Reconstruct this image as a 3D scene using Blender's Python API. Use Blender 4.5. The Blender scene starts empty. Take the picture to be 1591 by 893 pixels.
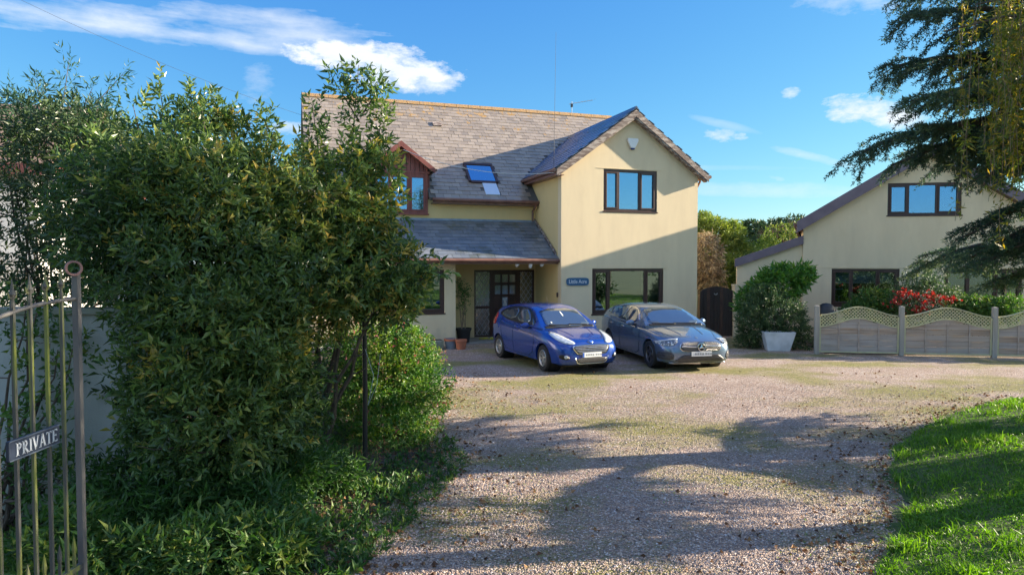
import bpy, bmesh, math, random
import numpy as np
from mathutils import Vector, Matrix, geometry
from mathutils.bvhtree import BVHTree

SC = bpy.context.scene
COL = SC.collection
R = math.radians
random.seed(7)
RNG = np.random.default_rng(7)

# ------------------------------------------------------------------ camera
F_PX = 1060.0
CAM_Z = 2.4
cd = bpy.data.cameras.new("camera")
cam = bpy.data.objects.new("camera", cd)
COL.objects.link(cam)
cam.location = (0, 0, CAM_Z)
cam.rotation_euler = (R(90 - 2.08), 0, 0)
cd.sensor_width = 36
cd.lens = 36 * F_PX / 1591
cd.clip_start = 0.05
cd.clip_end = 2000
SC.camera = cam

# ------------------------------------------------------------------ light
SUN_TO = Vector((1.405, 0.22, 0.445)).normalized()      # towards the sun
SUN_EL = math.asin(SUN_TO.z)
SUN_AZ = math.atan2(SUN_TO.x, SUN_TO.y)                # clockwise from +Y
sd = bpy.data.lights.new("sun", 'SUN')
sd.energy = 3.4
sd.angle = R(0.5)
sd.color = (1.0, 0.86, 0.66)
sun = bpy.data.objects.new("sun", sd)
COL.objects.link(sun)
sun.rotation_euler = (-SUN_TO).to_track_quat('-Z', 'Y').to_euler()
sun.location = (20, 5, 20)

SC.view_settings.view_transform = 'Standard'
SC.view_settings.look = 'None'
SC.view_settings.exposure = 2.2
SC.view_settings.gamma = 1

def build_world():
    w = bpy.data.worlds.new("World")
    SC.world = w
    w.use_nodes = True
    nt = w.node_tree
    N, L = nt.nodes, nt.links
    N.clear()
    def nd(t, **k):
        n = N.new(t)
        for a, b in k.items():
            setattr(n, a, b)
        return n
    def mth(op, a, b=None, clamp=False):
        n = nd('ShaderNodeMath', operation=op)
        n.use_clamp = clamp
        for i, x in enumerate((a, b)):
            if x is None:
                continue
            if isinstance(x, (int, float)):
                n.inputs[i].default_value = x
            else:
                L.new(x, n.inputs[i])
        return n.outputs[0]
    out = nd('ShaderNodeOutputWorld')
    bg = nd('ShaderNodeBackground')
    bg.inputs[1].default_value = 0.15
    L.new(bg.outputs[0], out.inputs[0])
    sky = nd('ShaderNodeTexSky', sky_type='NISHITA')
    sky.sun_disc = False
    sky.sun_elevation = SUN_EL
    sky.sun_rotation = SUN_AZ
    sky.air_density = 1.0
    sky.dust_density = 0.15
    sky.ozone_density = 3.0
    # one colour grade for the whole sky: deeper blue aloft, paler at the horizon
    sc_ = nd('ShaderNodeSeparateColor'); L.new(sky.outputs[0], sc_.inputs[0])
    hs = nd('ShaderNodeCombineColor')
    for i, (g_, k_) in enumerate(((1.2, .140), (.87, .31), (.36, .82))):
        L.new(mth('MINIMUM', mth('MULTIPLY', mth('POWER', sc_.outputs[i], g_), k_), 2.6), hs.inputs[i])
    tc = nd('ShaderNodeTexCoord')
    sep = nd('ShaderNodeSeparateXYZ')
    L.new(tc.outputs['Generated'], sep.inputs[0])
    yy = mth('MAXIMUM', sep.outputs[1], 0.02)
    az = mth('DIVIDE', sep.outputs[0], yy)
    el = mth('DIVIDE', sep.outputs[2], yy)
    nz = nd('ShaderNodeTexNoise')
    nz.inputs['Scale'].default_value = 22
    nz.inputs['Detail'].default_value = 9
    nz.inputs['Roughness'].default_value = 0.66
    nz2 = nd('ShaderNodeTexNoise')
    nz2.inputs['Scale'].default_value = 5
    nz2.inputs['Detail'].default_value = 7
    mp = nd('ShaderNodeMapping')
    mp.inputs['Scale'].default_value = (1, 1, 2.2)
    L.new(tc.outputs['Generated'], mp.inputs[0])
    L.new(mp.outputs[0], nz.inputs['Vector'])
    mp2 = nd('ShaderNodeMapping')
    mp2.inputs['Scale'].default_value = (1, 1, 7)
    mp2.inputs['Rotation'].default_value = (0, R(-6), 0)
    L.new(tc.outputs['Generated'], mp2.inputs[0])
    L.new(mp2.outputs[0], nz2.inputs['Vector'])
    fine = mth('SUBTRACT', nz.outputs[0], 0.5)
    strk = mth('SUBTRACT', nz2.outputs[0], 0.5)
    total = None
    # cloud banks: azimuth/elevation tangents, radii, tilt, edge noise, softness, density, streaky
    def P(x, y):
        return (x - 795.5) / 1060, (408 - y) / 1060
    clouds = [
        (540, 92, 100, 24, 8, 1.7, 0.35, 1.0, 0), (620, 112, 95, 36, 10, 1.7, 0.4, 1.0, 0),
        (665, 132, 60, 20, 12, 1.5, 0.5, .9, 0),
        (190, 28, 190, 32, 5, 3.6, 1.1, .85, 1), (400, 48, 160, 30, 6, 3.6, 1.3, .8, 1),
        (120, 20, 130, 20, 2, 3.6, 1.1, .6, 1),
        (405, 130, 34, 22, -40, 3.2, 1.5, .35, 0), (1335, 172, 64, 20, 2, 1.8, 0.5, .92, 0),
        (1390, 185, 55, 18, 4, 1.8, 0.5, .9, 0), (1222, 147, 15, 9, 0, 3.4, 1.2, .85, 0),
        (1125, 214, 38, 11, 2, 2.0, 0.6, .85, 0), (1262, 246, 72, 8, 13, 1.2, 0.9, .6, 1),
        (1125, 196, 55, 6, 14, 1.8, 1.2, .35, 1), (1205, 294, 190, 13, 0, 1.0, 1.0, .55, 1),
        (1290, 12, 70, 16, 4, 3, 1.3, .45, 0), (1205, 278, 15, 5, 10, 2, 1, .5, 0),
        (455, 203, 40, 12, 0, 2, 0.8, .8, 0), (1350, 10, 45, 14, 0, 3, 1.0, .4, 0),
        (1060, 262, 220, 5, 0, 1.2, 1.2, .25, 1),
    ]
    for (x, y, rx, ry, tilt, kn, soft, dens, st) in clouds:
        a0, e0 = P(x, y)
        ca, sa = math.cos(R(-tilt)), math.sin(R(-tilt))
        da = mth('SUBTRACT', az, a0)
        de = mth('SUBTRACT', el, e0)
        xr = mth('ADD', mth('MULTIPLY', da, ca * 1060 / rx), mth('MULTIPLY', de, sa * 1060 / rx))
        yr = mth('SUBTRACT', mth('MULTIPLY', de, ca * 1060 / ry), mth('MULTIPLY', da, sa * 1060 / ry))
        d2 = mth('ADD', mth('MULTIPLY', xr, xr), mth('MULTIPLY', yr, yr))
        v = mth('SUBTRACT', 1.0, d2)
        v = mth('ADD', v, mth('MULTIPLY', strk if st else fine, kn * 2.3))
        if st: v = mth('ADD', v, mth('MULTIPLY', fine, 1.6))
        v = mth('DIVIDE', v, soft * 2.2, clamp=True)
        v = mth('POWER', v, .8)
        v = mth('MULTIPLY', v, dens)
        total = v if total is None else mth('MAXIMUM', total, v)
    # unseen cloud added behind and beside the viewer to fill the shade
    nz3 = nd('ShaderNodeTexNoise')
    nz3.inputs['Scale'].default_value = 3.0
    nz3.inputs['Detail'].default_value = 8
    L.new(mp.outputs[0], nz3.inputs['Vector'])
    g = mth('MULTIPLY', mth('SUBTRACT', nz3.outputs[0], 0.40), 4.0, clamp=True)
    side = mth('LESS_THAN', sep.outputs[1], 0.3)
    up = mth('MULTIPLY', mth('SUBTRACT', sep.outputs[2], 0.14), 6.0, clamp=True)
    total = mth('MAXIMUM', total, mth('MULTIPLY', mth('MULTIPLY', g, side), mth('MULTIPLY', up, 0.9)))
    mix = nd('ShaderNodeMix', data_type='RGBA')
    L.new(total, mix.inputs[0])
    L.new(hs.outputs[0], mix.inputs[6])
    # cloud colour: white with softly greyer folds
    cr = nd('ShaderNodeMix', data_type='RGBA')
    L.new(nz.outputs[0], cr.inputs[0])
    cr.inputs[6].default_value = (1.05, 1.25, 1.5, 1)
    cr.inputs[7].default_value = (1.75, 1.76, 1.78, 1)
    L.new(cr.outputs[2], mix.inputs[7])
    L.new(mix.outputs[2], bg.inputs[0])
build_world()

# ------------------------------------------------------------------ materials
def _sock(n, name):
    return n.inputs[name]

def ramp(N, L, fac, stops):
    r = N.new('ShaderNodeValToRGB')
    e = r.color_ramp.elements
    while len(e) < len(stops):
        e.new(0.5)
    for i, (p, c) in enumerate(stops):
        e[i].position = p
        e[i].color = (*c, 1)
    L.new(fac, r.inputs[0])
    return r.outputs[0]

def mat(name, c1, c2=None, rough=0.6, metal=0.0, scale=4.0, detail=6, bump=0.0, bscale=60.0, coat=0.0,
        spec=0.5, lo=0.35, hi=0.65, stretch=(1, 1, 1), coord='Object', emis=None):
    m = bpy.data.materials.new(name)
    m.use_nodes = True
    N, L = m.node_tree.nodes, m.node_tree.links
    b = N['Principled BSDF']
    b.inputs['Roughness'].default_value = rough
    b.inputs['Metallic'].default_value = metal
    b.inputs['Coat Weight'].default_value = coat
    b.inputs['Coat Roughness'].default_value = 0.04
    b.inputs['Specular IOR Level'].default_value = spec
    b.inputs['Base Color'].default_value = (*c1, 1)
    tc = N.new('ShaderNodeTexCoord')
    mp = N.new('ShaderNodeMapping')
    mp.inputs['Scale'].default_value = stretch
    L.new(tc.outputs[coord], mp.inputs[0])
    if c2 is not None:
        nz = N.new('ShaderNodeTexNoise')
        nz.inputs['Scale'].default_value = scale
        nz.inputs['Detail'].default_value = detail
        L.new(mp.outputs[0], nz.inputs['Vector'])
        L.new(ramp(N, L, nz.outputs[0], [(lo, c1), (hi, c2)]), b.inputs['Base Color'])
    if bump:
        n2 = N.new('ShaderNodeTexNoise')
        n2.inputs['Scale'].default_value = bscale
        n2.inputs['Detail'].default_value = 5
        L.new(mp.outputs[0], n2.inputs['Vector'])
        bp = N.new('ShaderNodeBump')
        bp.inputs['Strength'].default_value = bump
        bp.inputs['Distance'].default_value = 0.02
        L.new(n2.outputs[0], bp.inputs['Height'])
        L.new(bp.outputs[0], b.inputs['Normal'])
    if emis:
        b.inputs['Emission Color'].default_value = (*emis[:3], 1)
        b.inputs['Emission Strength'].default_value = emis[3]
    return m

def render_mat(name, col, stain, low=None):
    """painted roughcast wall: fine grain, faint streaks and splash-back dirt near the ground"""
    m = mat(name, col, None, rough=0.88, bump=0.35, bscale=70)
    N, L = m.node_tree.nodes, m.node_tree.links
    b = N['Principled BSDF']
    geo = N.new('ShaderNodeNewGeometry')
    mp = N.new('ShaderNodeMapping')
    mp.inputs['Scale'].default_value = (1.6, 1.6, 0.35)
    L.new(geo.outputs['Position'], mp.inputs[0])
    nz = N.new('ShaderNodeTexNoise')
    nz.inputs['Scale'].default_value = 1.4
    nz.inputs['Detail'].default_value = 8
    nz.inputs['Roughness'].default_value = 0.65
    L.new(mp.outputs[0], nz.inputs['Vector'])
    c = ramp(N, L, nz.outputs[0], [(0.38, col), (0.75, stain)])
    if low:
        sp = N.new('ShaderNodeSeparateXYZ')
        L.new(geo.outputs['Position'], sp.inputs[0])
        n3 = N.new('ShaderNodeTexNoise')
        n3.inputs['Scale'].default_value = 3.0
        n3.inputs['Detail'].default_value = 6
        L.new(geo.outputs['Position'], n3.inputs['Vector'])
        a = N.new('ShaderNodeMath'); a.operation = 'ADD'
        L.new(sp.outputs[2], a.inputs[0]); L.new(n3.outputs[0], a.inputs[1])
        f = ramp(N, L, a.outputs[0], [(0.45, (1, 1, 1)), (0.95, (0, 0, 0))])
        mx = N.new('ShaderNodeMix'); mx.data_type = 'RGBA'
        L.new(f, mx.inputs[0]); L.new(c, mx.inputs[6])
        mx.inputs[7].default_value = (*low, 1)
        c = mx.outputs[2]
    # rain streaks
    ms = N.new('ShaderNodeMapping'); ms.inputs['Scale'].default_value = (2.6, 2.6, 1.3)
    L.new(geo.outputs['Position'], ms.inputs[0])
    ns = N.new('ShaderNodeTexNoise'); ns.inputs['Scale'].default_value = 1.0; ns.inputs['Detail'].default_value = 7
    ns.inputs['Roughness'].default_value = .7
    L.new(ms.outputs[0], ns.inputs['Vector'])
    sk = N.new('ShaderNodeMix'); sk.data_type = 'RGBA'; sk.blend_type = 'MULTIPLY'; sk.inputs[0].default_value = 1
    L.new(c, sk.inputs[6])
    L.new(ramp(N, L, ns.outputs[0], [(.22, (.94, .93, .91)), (.46, (1, 1, 1)), (.8, (1, 1, 1))]), sk.inputs[7])
    L.new(sk.outputs[2], b.inputs['Base Color'])
    return m

def slate_mat(name, stops, lichen, lichen_lo=0.60, zmid=None, rough=0.5, moss=None):
    """per-slate tone, lichen that thickens towards the ridge"""
    m = mat(name, stops[0][1], None, rough=rough, bump=0.2, bscale=35, coat=.35)
    m.node_tree.nodes['Principled BSDF'].inputs['Coat Roughness'].default_value = .3
    N, L = m.node_tree.nodes, m.node_tree.links
    b = N['Principled BSDF']
    geo = N.new('ShaderNodeNewGeometry')
    oi = N.new('ShaderNodeObjectInfo')
    a = N.new('ShaderNodeMath'); a.operation = 'ADD'
    L.new(geo.outputs['Random Per Island'], a.inputs[0]); L.new(oi.outputs['Random'], a.inputs[1])
    fr = N.new('ShaderNodeMath'); fr.operation = 'FRACT'
    L.new(a.outputs[0], fr.inputs[0])
    c = ramp(N, L, fr.outputs[0], stops)
    nz = N.new('ShaderNodeTexNoise')
    nz.inputs['Scale'].default_value = 2.6
    nz.inputs['Detail'].default_value = 10
    nz.inputs['Roughness'].default_value = 0.72
    L.new(geo.outputs['Position'], nz.inputs['Vector'])
    v = nz.outputs[0]
    if zmid is not None:
        sp = N.new('ShaderNodeSeparateXYZ')
        L.new(geo.outputs['Position'], sp.inputs[0])
        mr = N.new('ShaderNodeMapRange')
        mr.inputs['From Min'].default_value = zmid[0]
        mr.inputs['From Max'].default_value = zmid[1]
        mr.inputs['To Min'].default_value = -0.14
        mr.inputs['To Max'].default_value = 0.10
        L.new(sp.outputs[2], mr.inputs['Value'])
        ad = N.new('ShaderNodeMath'); ad.operation = 'ADD'
        L.new(v, ad.inputs[0]); L.new(mr.outputs[0], ad.inputs[1])
        v = ad.outputs[0]
    f = ramp(N, L, v, [(lichen_lo, (0, 0, 0)), (lichen_lo + 0.05, (1, 1, 1))])
    n4 = N.new('ShaderNodeTexNoise')
    n4.inputs['Scale'].default_value = 0.9
    n4.inputs['Detail'].default_value = 9
    n4.inputs['Roughness'].default_value = 0.75
    L.new(geo.outputs['Position'], n4.inputs['Vector'])
    if moss:
        mm = N.new('ShaderNodeMix'); mm.data_type = 'RGBA'
        L.new(ramp(N, L, n4.outputs[0], [(0.52, (0, 0, 0)), (0.62, (.8, .8, .8))]), mm.inputs[0])
        L.new(c, mm.inputs[6]); mm.inputs[7].default_value = (*moss, 1)
        c = mm.outputs[2]
    mx = N.new('ShaderNodeMix'); mx.data_type = 'RGBA'
    L.new(f, mx.inputs[0]); L.new(c, mx.inputs[6])
    mx.inputs[7].default_value = (*lichen, 1)
    L.new(mx.outputs[2], b.inputs['Base Color'])
    return m

def leaf_mat(name, stops, rough=0.42, trans=0.3, spec=0.5):
    m = bpy.data.materials.new(name)
    m.use_nodes = True
    N, L = m.node_tree.nodes, m.node_tree.links
    b = N['Principled BSDF']
    out = N['Material Output']
    at = N.new('ShaderNodeAttribute'); at.attribute_name = 'tint'
    c = ramp(N, L, at.outputs['Fac'], stops)
    L.new(c, b.inputs['Base Color'])
    b.inputs['Roughness'].default_value = rough
    b.inputs['Specular IOR Level'].default_value = spec
    tr = N.new('ShaderNodeBsdfTranslucent')
    g = N.new('ShaderNodeHueSaturation')
    g.inputs['Saturation'].default_value = 1.15
    g.inputs['Value'].default_value = 1.5
    L.new(c, g.inputs['Color']); L.new(g.outputs[0], tr.inputs[0])
    mx = N.new('ShaderNodeMixShader')
    mx.inputs[0].default_value = trans
    L.new(b.outputs[0], mx.inputs[1]); L.new(tr.outputs[0], mx.inputs[2])
    L.new(mx.outputs[0], out.inputs[0])
    return m

def glass_mat(name, refl=0.35, tint=(0.6, 0.7, 0.75), rough=0.01, wav=0.0, gcol=(0.9, 0.95, 1)):
    m = bpy.data.materials.new(name)
    m.use_nodes = True
    N, L = m.node_tree.nodes, m.node_tree.links
    N.remove(N['Principled BSDF'])
    out = N['Material Output']
    tr = N.new('ShaderNodeBsdfTransparent'); tr.inputs[0].default_value = (*tint, 1)
    gl = N.new('ShaderNodeBsdfGlossy'); gl.inputs['Roughness'].default_value = rough
    gl.inputs[0].default_value = (*gcol, 1)
    lw = N.new('ShaderNodeLayerWeight'); lw.inputs[0].default_value = 0.25
    mr = N.new('ShaderNodeMapRange')
    mr.inputs['To Min'].default_value = refl
    mr.inputs['To Max'].default_value = 1.0
    L.new(lw.outputs['Fresnel'], mr.inputs['Value'])
    mx = N.new('ShaderNodeMixShader')
    L.new(mr.outputs[0], mx.inputs[0])
    L.new(tr.outputs[0], mx.inputs[1]); L.new(gl.outputs[0], mx.inputs[2])
    L.new(mx.outputs[0], out.inputs[0])
    if wav:
        tc = N.new('ShaderNodeTexCoord')
        nz = N.new('ShaderNodeTexNoise'); nz.inputs['Scale'].default_value = 3
        L.new(tc.outputs['Object'], nz.inputs['Vector'])
        bp = N.new('ShaderNodeBump'); bp.inputs['Strength'].default_value = wav
        L.new(nz.outputs[0], bp.inputs['Height']); L.new(bp.outputs[0], gl.inputs['Normal'])
    return m

M = {}
M['cream'] = render_mat('cream_render', (0.79, 0.65, 0.43), (0.71, 0.58, 0.385), (0.52, 0.45, 0.33))
M['cream2'] = render_mat('bungalow_render', (0.80, 0.655, 0.445), (0.72, 0.585, 0.395), (0.50, 0.45, 0.32))
M['yellow'] = render_mat('shade_yellow_render', (0.75, 0.57, 0.27), (0.70, 0.54, 0.26), (0.5, 0.42, 0.26))  # warm look of the shaded cream walls put into the render colour
M['white_wall'] = render_mat('white_render', (0.8, 0.77, 0.74), (0.7, 0.68, 0.66), (0.5, 0.5, 0.42))
M['grey_wall'] = render_mat('grey_render', (0.42, 0.44, 0.43), (0.30, 0.32, 0.27), (0.22, 0.24, 0.18))
M['slate'] = slate_mat('weathered_slate', [(0, (.26, .215, .17)), (.35, (.32, .265, .21)), (.7, (.365, .305, .245)), (1, (.23, .195, .16))],
                       (0.44, 0.27, 0.09), 0.615, (5.2, 8.2), rough=0.45)
M['slate2'] = slate_mat('shade_blue_slate', [(0, (.055, .11, .24)), (.5, (.08, .145, .29)), (1, (.045, .09, .20))],
                        (0.28, 0.27, 0.16), 0.66, rough=0.36, moss=(.10, .11, .09))  # sky blue of the shaded wing slope put into the slate colour
M['slate3'] = slate_mat('mossy_slate', [(0, (.12, .14, .17)), (.4, (.16, .185, .22)), (.8, (.20, .22, .25)), (1, (.10, .12, .14))],
                        (0.24, 0.23, 0.15), 0.62, rough=0.45, moss=(.085, .09, .05))
M['ridge'] = mat('lichened_ridge', (.50, .27, .07), (.27, .21, .16), rough=.8, scale=5, bump=.5, bscale=25, coord='Generated', stretch=(3, 1, 1))
M['underlay'] = mat('roof_underlay', (.12, .115, .11), rough=.8)
M['lead'] = mat('lead_flashing', (.25, .34, .45), (.18, .24, .32), rough=.45, scale=6)
M['brownpvc'] = mat('brown_upvc', (.055, .028, .024), (.075, .038, .03), rough=.35, scale=8)
M['redwood'] = mat('red_brown_stain', (.20, .06, .05), (.27, .09, .07), rough=.5, scale=9, stretch=(1, 1, .2), bump=.2)
M['gutter'] = mat('brown_gutter', (.16, .075, .055), (.24, .125, .09), rough=.38, scale=5)
M['barge'] = mat('flaking_bargeboard', (.16, .115, .10), (.42, .36, .32), rough=.75, scale=7, lo=.45, hi=.62, stretch=(.6, 1, 2.5), bump=.4)
M['fascia'] = mat('purple_fascia', (.16, .12, .15), (.20, .155, .185), rough=.5, scale=3)
M['dark'] = mat('dark_interior', (.012, .012, .014), rough=.9)  # unlit-room darkness put into the colour of inner walls and floors
M['doorwood'] = mat('dark_door_wood', (.035, .013, .010), (.06, .022, .017), rough=.3, scale=12, stretch=(1, 1, .15))
M['net'] = mat('net_curtain', (.75, .75, .76), (.55, .56, .6), rough=.9, scale=30, stretch=(3, 1, .1))
M['blind'] = mat('white_blind', (.82, .80, .78), (.72, .70, .70), rough=.8, scale=40, stretch=(.02, 1, 3))
M['lattice_lead'] = mat('lead_came', (.45, .43, .42), rough=.4)
M['glass'] = glass_mat('window_glass', 0.48, wav=.05, gcol=(.42, .70, 1))  # deep blue of the reflected sky put into the gloss colour
M['glass_low'] = glass_mat('dark_window_glass', 0.26, wav=.04)
M['glass_obs'] = glass_mat('obscured_glass', 0.25, (.35, .33, .3), rough=.15)
M['skyglass'] = glass_mat('roof_window_glass', 0.75, (.3, .3, .35), rough=.06)
M['palepanel'] = mat('pale_solar_panel', (.62, .72, .85), rough=.15, coat=.5)
M['white'] = mat('white_plastic', (.8, .8, .8), rough=.35)
M['black'] = mat('black_plastic', (.02, .02, .022), rough=.45)
M['signblue'] = mat('blue_sign', (.035, .12, .24), rough=.35)
M['signdark'] = mat('dark_blue_sign', (.035, .05, .085), rough=.35)
M['letter'] = mat('sign_lettering', (.56, .60, .66), rough=.5)
M['terracotta'] = mat('terracotta', (.50, .17, .09), (.38, .14, .08), rough=.75, scale=9)
M['bluepot'] = mat('blue_grey_pot', (.12, .17, .24), (.2, .24, .28), rough=.6, scale=8)
M['stone'] = mat('mossy_stone', (.30, .31, .26), (.20, .22, .15), rough=.85, scale=7, bump=.6, bscale=30)
M['concrete'] = mat('concrete_step', (.26, .26, .24), (.34, .33, .30), rough=.85, scale=5, bump=.4)
M['soil'] = mat('dark_soil', (.055, .04, .028), (.085, .06, .04), rough=.95, scale=9, bump=.8, bscale=30)
M['mat_blue'] = mat('blue_doormat', (.02, .08, .32), (.03, .11, .40), rough=.9, scale=40)
M['yellowcloth'] = mat('yellow_rubber', (.50, .45, .06), rough=.5)
M['blackwood'] = mat('black_stained_planks', (.020, .014, .013), (.035, .022, .02), rough=.55, scale=8, stretch=(2, 2, .2), bump=.3)
M['rustwood'] = mat('worn_plank', (.09, .045, .025), (.04, .02, .018), rough=.7, scale=8, stretch=(2, 2, .4))
M['bark'] = mat('bark', (.075, .055, .042), (.14, .11, .085), rough=.9, scale=10, stretch=(2, 2, .4), bump=.8, bscale=30)
M['twig'] = mat('pale_twig', (.34, .24, .15), (.22, .15, .10), rough=.85, scale=8)
M['postwood'] = mat('grey_post_wood', (.44, .41, .36), (.34, .31, .27), rough=.85, scale=6, stretch=(2, 2, .15), bump=.4)
M['slatwood'] = mat('weathered_slat', (.42, .33, .27), (.54, .45, .38), rough=.85, scale=4, stretch=(.15, 1, 3), bump=.4)
M['slatwood_grey'] = mat('silvered_slat', (.40, .34, .30), (.50, .45, .41), rough=.85, scale=5, stretch=(.15, 1, 3), bump=.4)
M['slatwood_warm'] = mat('brown_streaked_slat', (.33, .24, .18), (.52, .42, .34), rough=.85, scale=6, stretch=(.15, 1, 3), bump=.4)
M['trelliswood'] = mat('green_tinged_trellis', (.58, .57, .32), (.48, .45, .30), rough=.85, scale=5)
M['planterw'] = mat('white_planter', (.68, .72, .76), (.5, .54, .56), rough=.6, scale=4)
M['iron'] = mat('mossy_iron', (.085, .085, .08), (.24, .27, .045), rough=.75, scale=5, lo=.46, hi=.66, stretch=(4, 4, .35), bump=.4)
M['ironpost'] = mat('old_iron', (.10, .095, .10), (.17, .16, .15), rough=.7, scale=7, stretch=(3, 3, .3), bump=.4)
M['ironpink'] = mat('faded_red_iron', (.30, .16, .15), (.22, .12, .11), rough=.7, scale=9)
M['rooftile_brown'] = mat('brown_roof_tiles', (.20, .13, .10), (.28, .19, .14), rough=.8, scale=12, bump=.5)
M['wire'] = mat('overhead_wire', (.10, .10, .11), rough=.6)
M['palewire'] = mat('pale_cable', (.5, .55, .6), rough=.5)
M['alu'] = mat('aluminium', (.5, .52, .55), rough=.35, metal=.8)

LM = {}
LM['laurel'] = leaf_mat('laurel_leaves', [(0, (.04, .068, .026)), (.4, (.08, .14, .045)), (.7, (.18, .26, .07)), (.84, (.32, .33, .08)), (1, (.52, .38, .10))], rough=.27, trans=.36)
LM['green'] = leaf_mat('dark_shrub_leaves', [(0, (.032, .058, .024)), (.6, (.06, .10, .04)), (1, (.16, .22, .06))], rough=.36, trans=.25)
LM['bay'] = leaf_mat('narrow_leaves', [(0, (.03, .075, .04)), (.6, (.05, .12, .06)), (1, (.14, .2, .07))], rough=.4, trans=.3)
LM['light'] = leaf_mat('fresh_shrub_leaves', [(0, (.035, .09, .02)), (.5, (.07, .17, .03)), (.85, (.19, .27, .04)), (1, (.30, .10, .10))], rough=.45, trans=.35)
LM['cedar'] = leaf_mat('cedar_needles', [(0, (.04, .075, .055)), (.45, (.07, .12, .07)), (.75, (.15, .20, .08)), (1, (.28, .32, .11))], rough=.55, trans=.3)
LM['gold'] = leaf_mat('golden_weeping_leaves', [(0, (.08, .13, .025)), (.5, (.17, .2, .035)), (1, (.36, .26, .05))], rough=.5, trans=.45)
LM['conifer'] = leaf_mat('yellow_conifer_leaves', [(0, (.10, .16, .03)), (.5, (.20, .27, .05)), (1, (.34, .38, .09))], rough=.55, trans=.3)
LM['dead'] = leaf_mat('dry_brown_foliage', [(0, (.18, .12, .07)), (.6, (.38, .30, .18)), (1, (.55, .48, .34))], rough=.8, trans=.2)
LM['hedge'] = leaf_mat('dark_hedge_leaves', [(0, (.025, .055, .022)), (.6, (.06, .115, .04)), (1, (.16, .22, .06))], rough=.5, trans=.2)
LM['euph'] = leaf_mat('large_shrub_leaves', [(0, (.05, .13, .03)), (.6, (.10, .24, .04)), (1, (.24, .34, .06))], rough=.4, trans=.35)
LM['red'] = leaf_mat('red_blossom', [(0, (.20, .015, .014)), (1, (.44, .06, .045))], rough=.5, trans=.3)
LM['grass'] = leaf_mat('grass_blades', [(0, (.055, .13, .018)), (.5, (.13, .27, .03)), (.85, (.24, .38, .06)), (1, (.42, .40, .16))], rough=.5, trans=.4)
LM['weed'] = leaf_mat('weed_leaves', [(0, (.03, .08, .02)), (.6, (.07, .16, .03)), (1, (.2, .24, .05))], rough=.5, trans=.3)
LM['litter'] = leaf_mat('dry_leaf_litter', [(0, (.06, .03, .018)), (.5, (.17, .085, .04)), (1, (.38, .22, .10))], rough=.8, trans=.1)
LM['pebble'] = leaf_mat('gravel_stones', [(0, (.19, .165, .165)), (.3, (.34, .25, .205)), (.7, (.50, .37, .295)), (.9, (.58, .50, .44)), (1, (.72, .68, .66))], rough=.75, trans=0)

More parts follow.
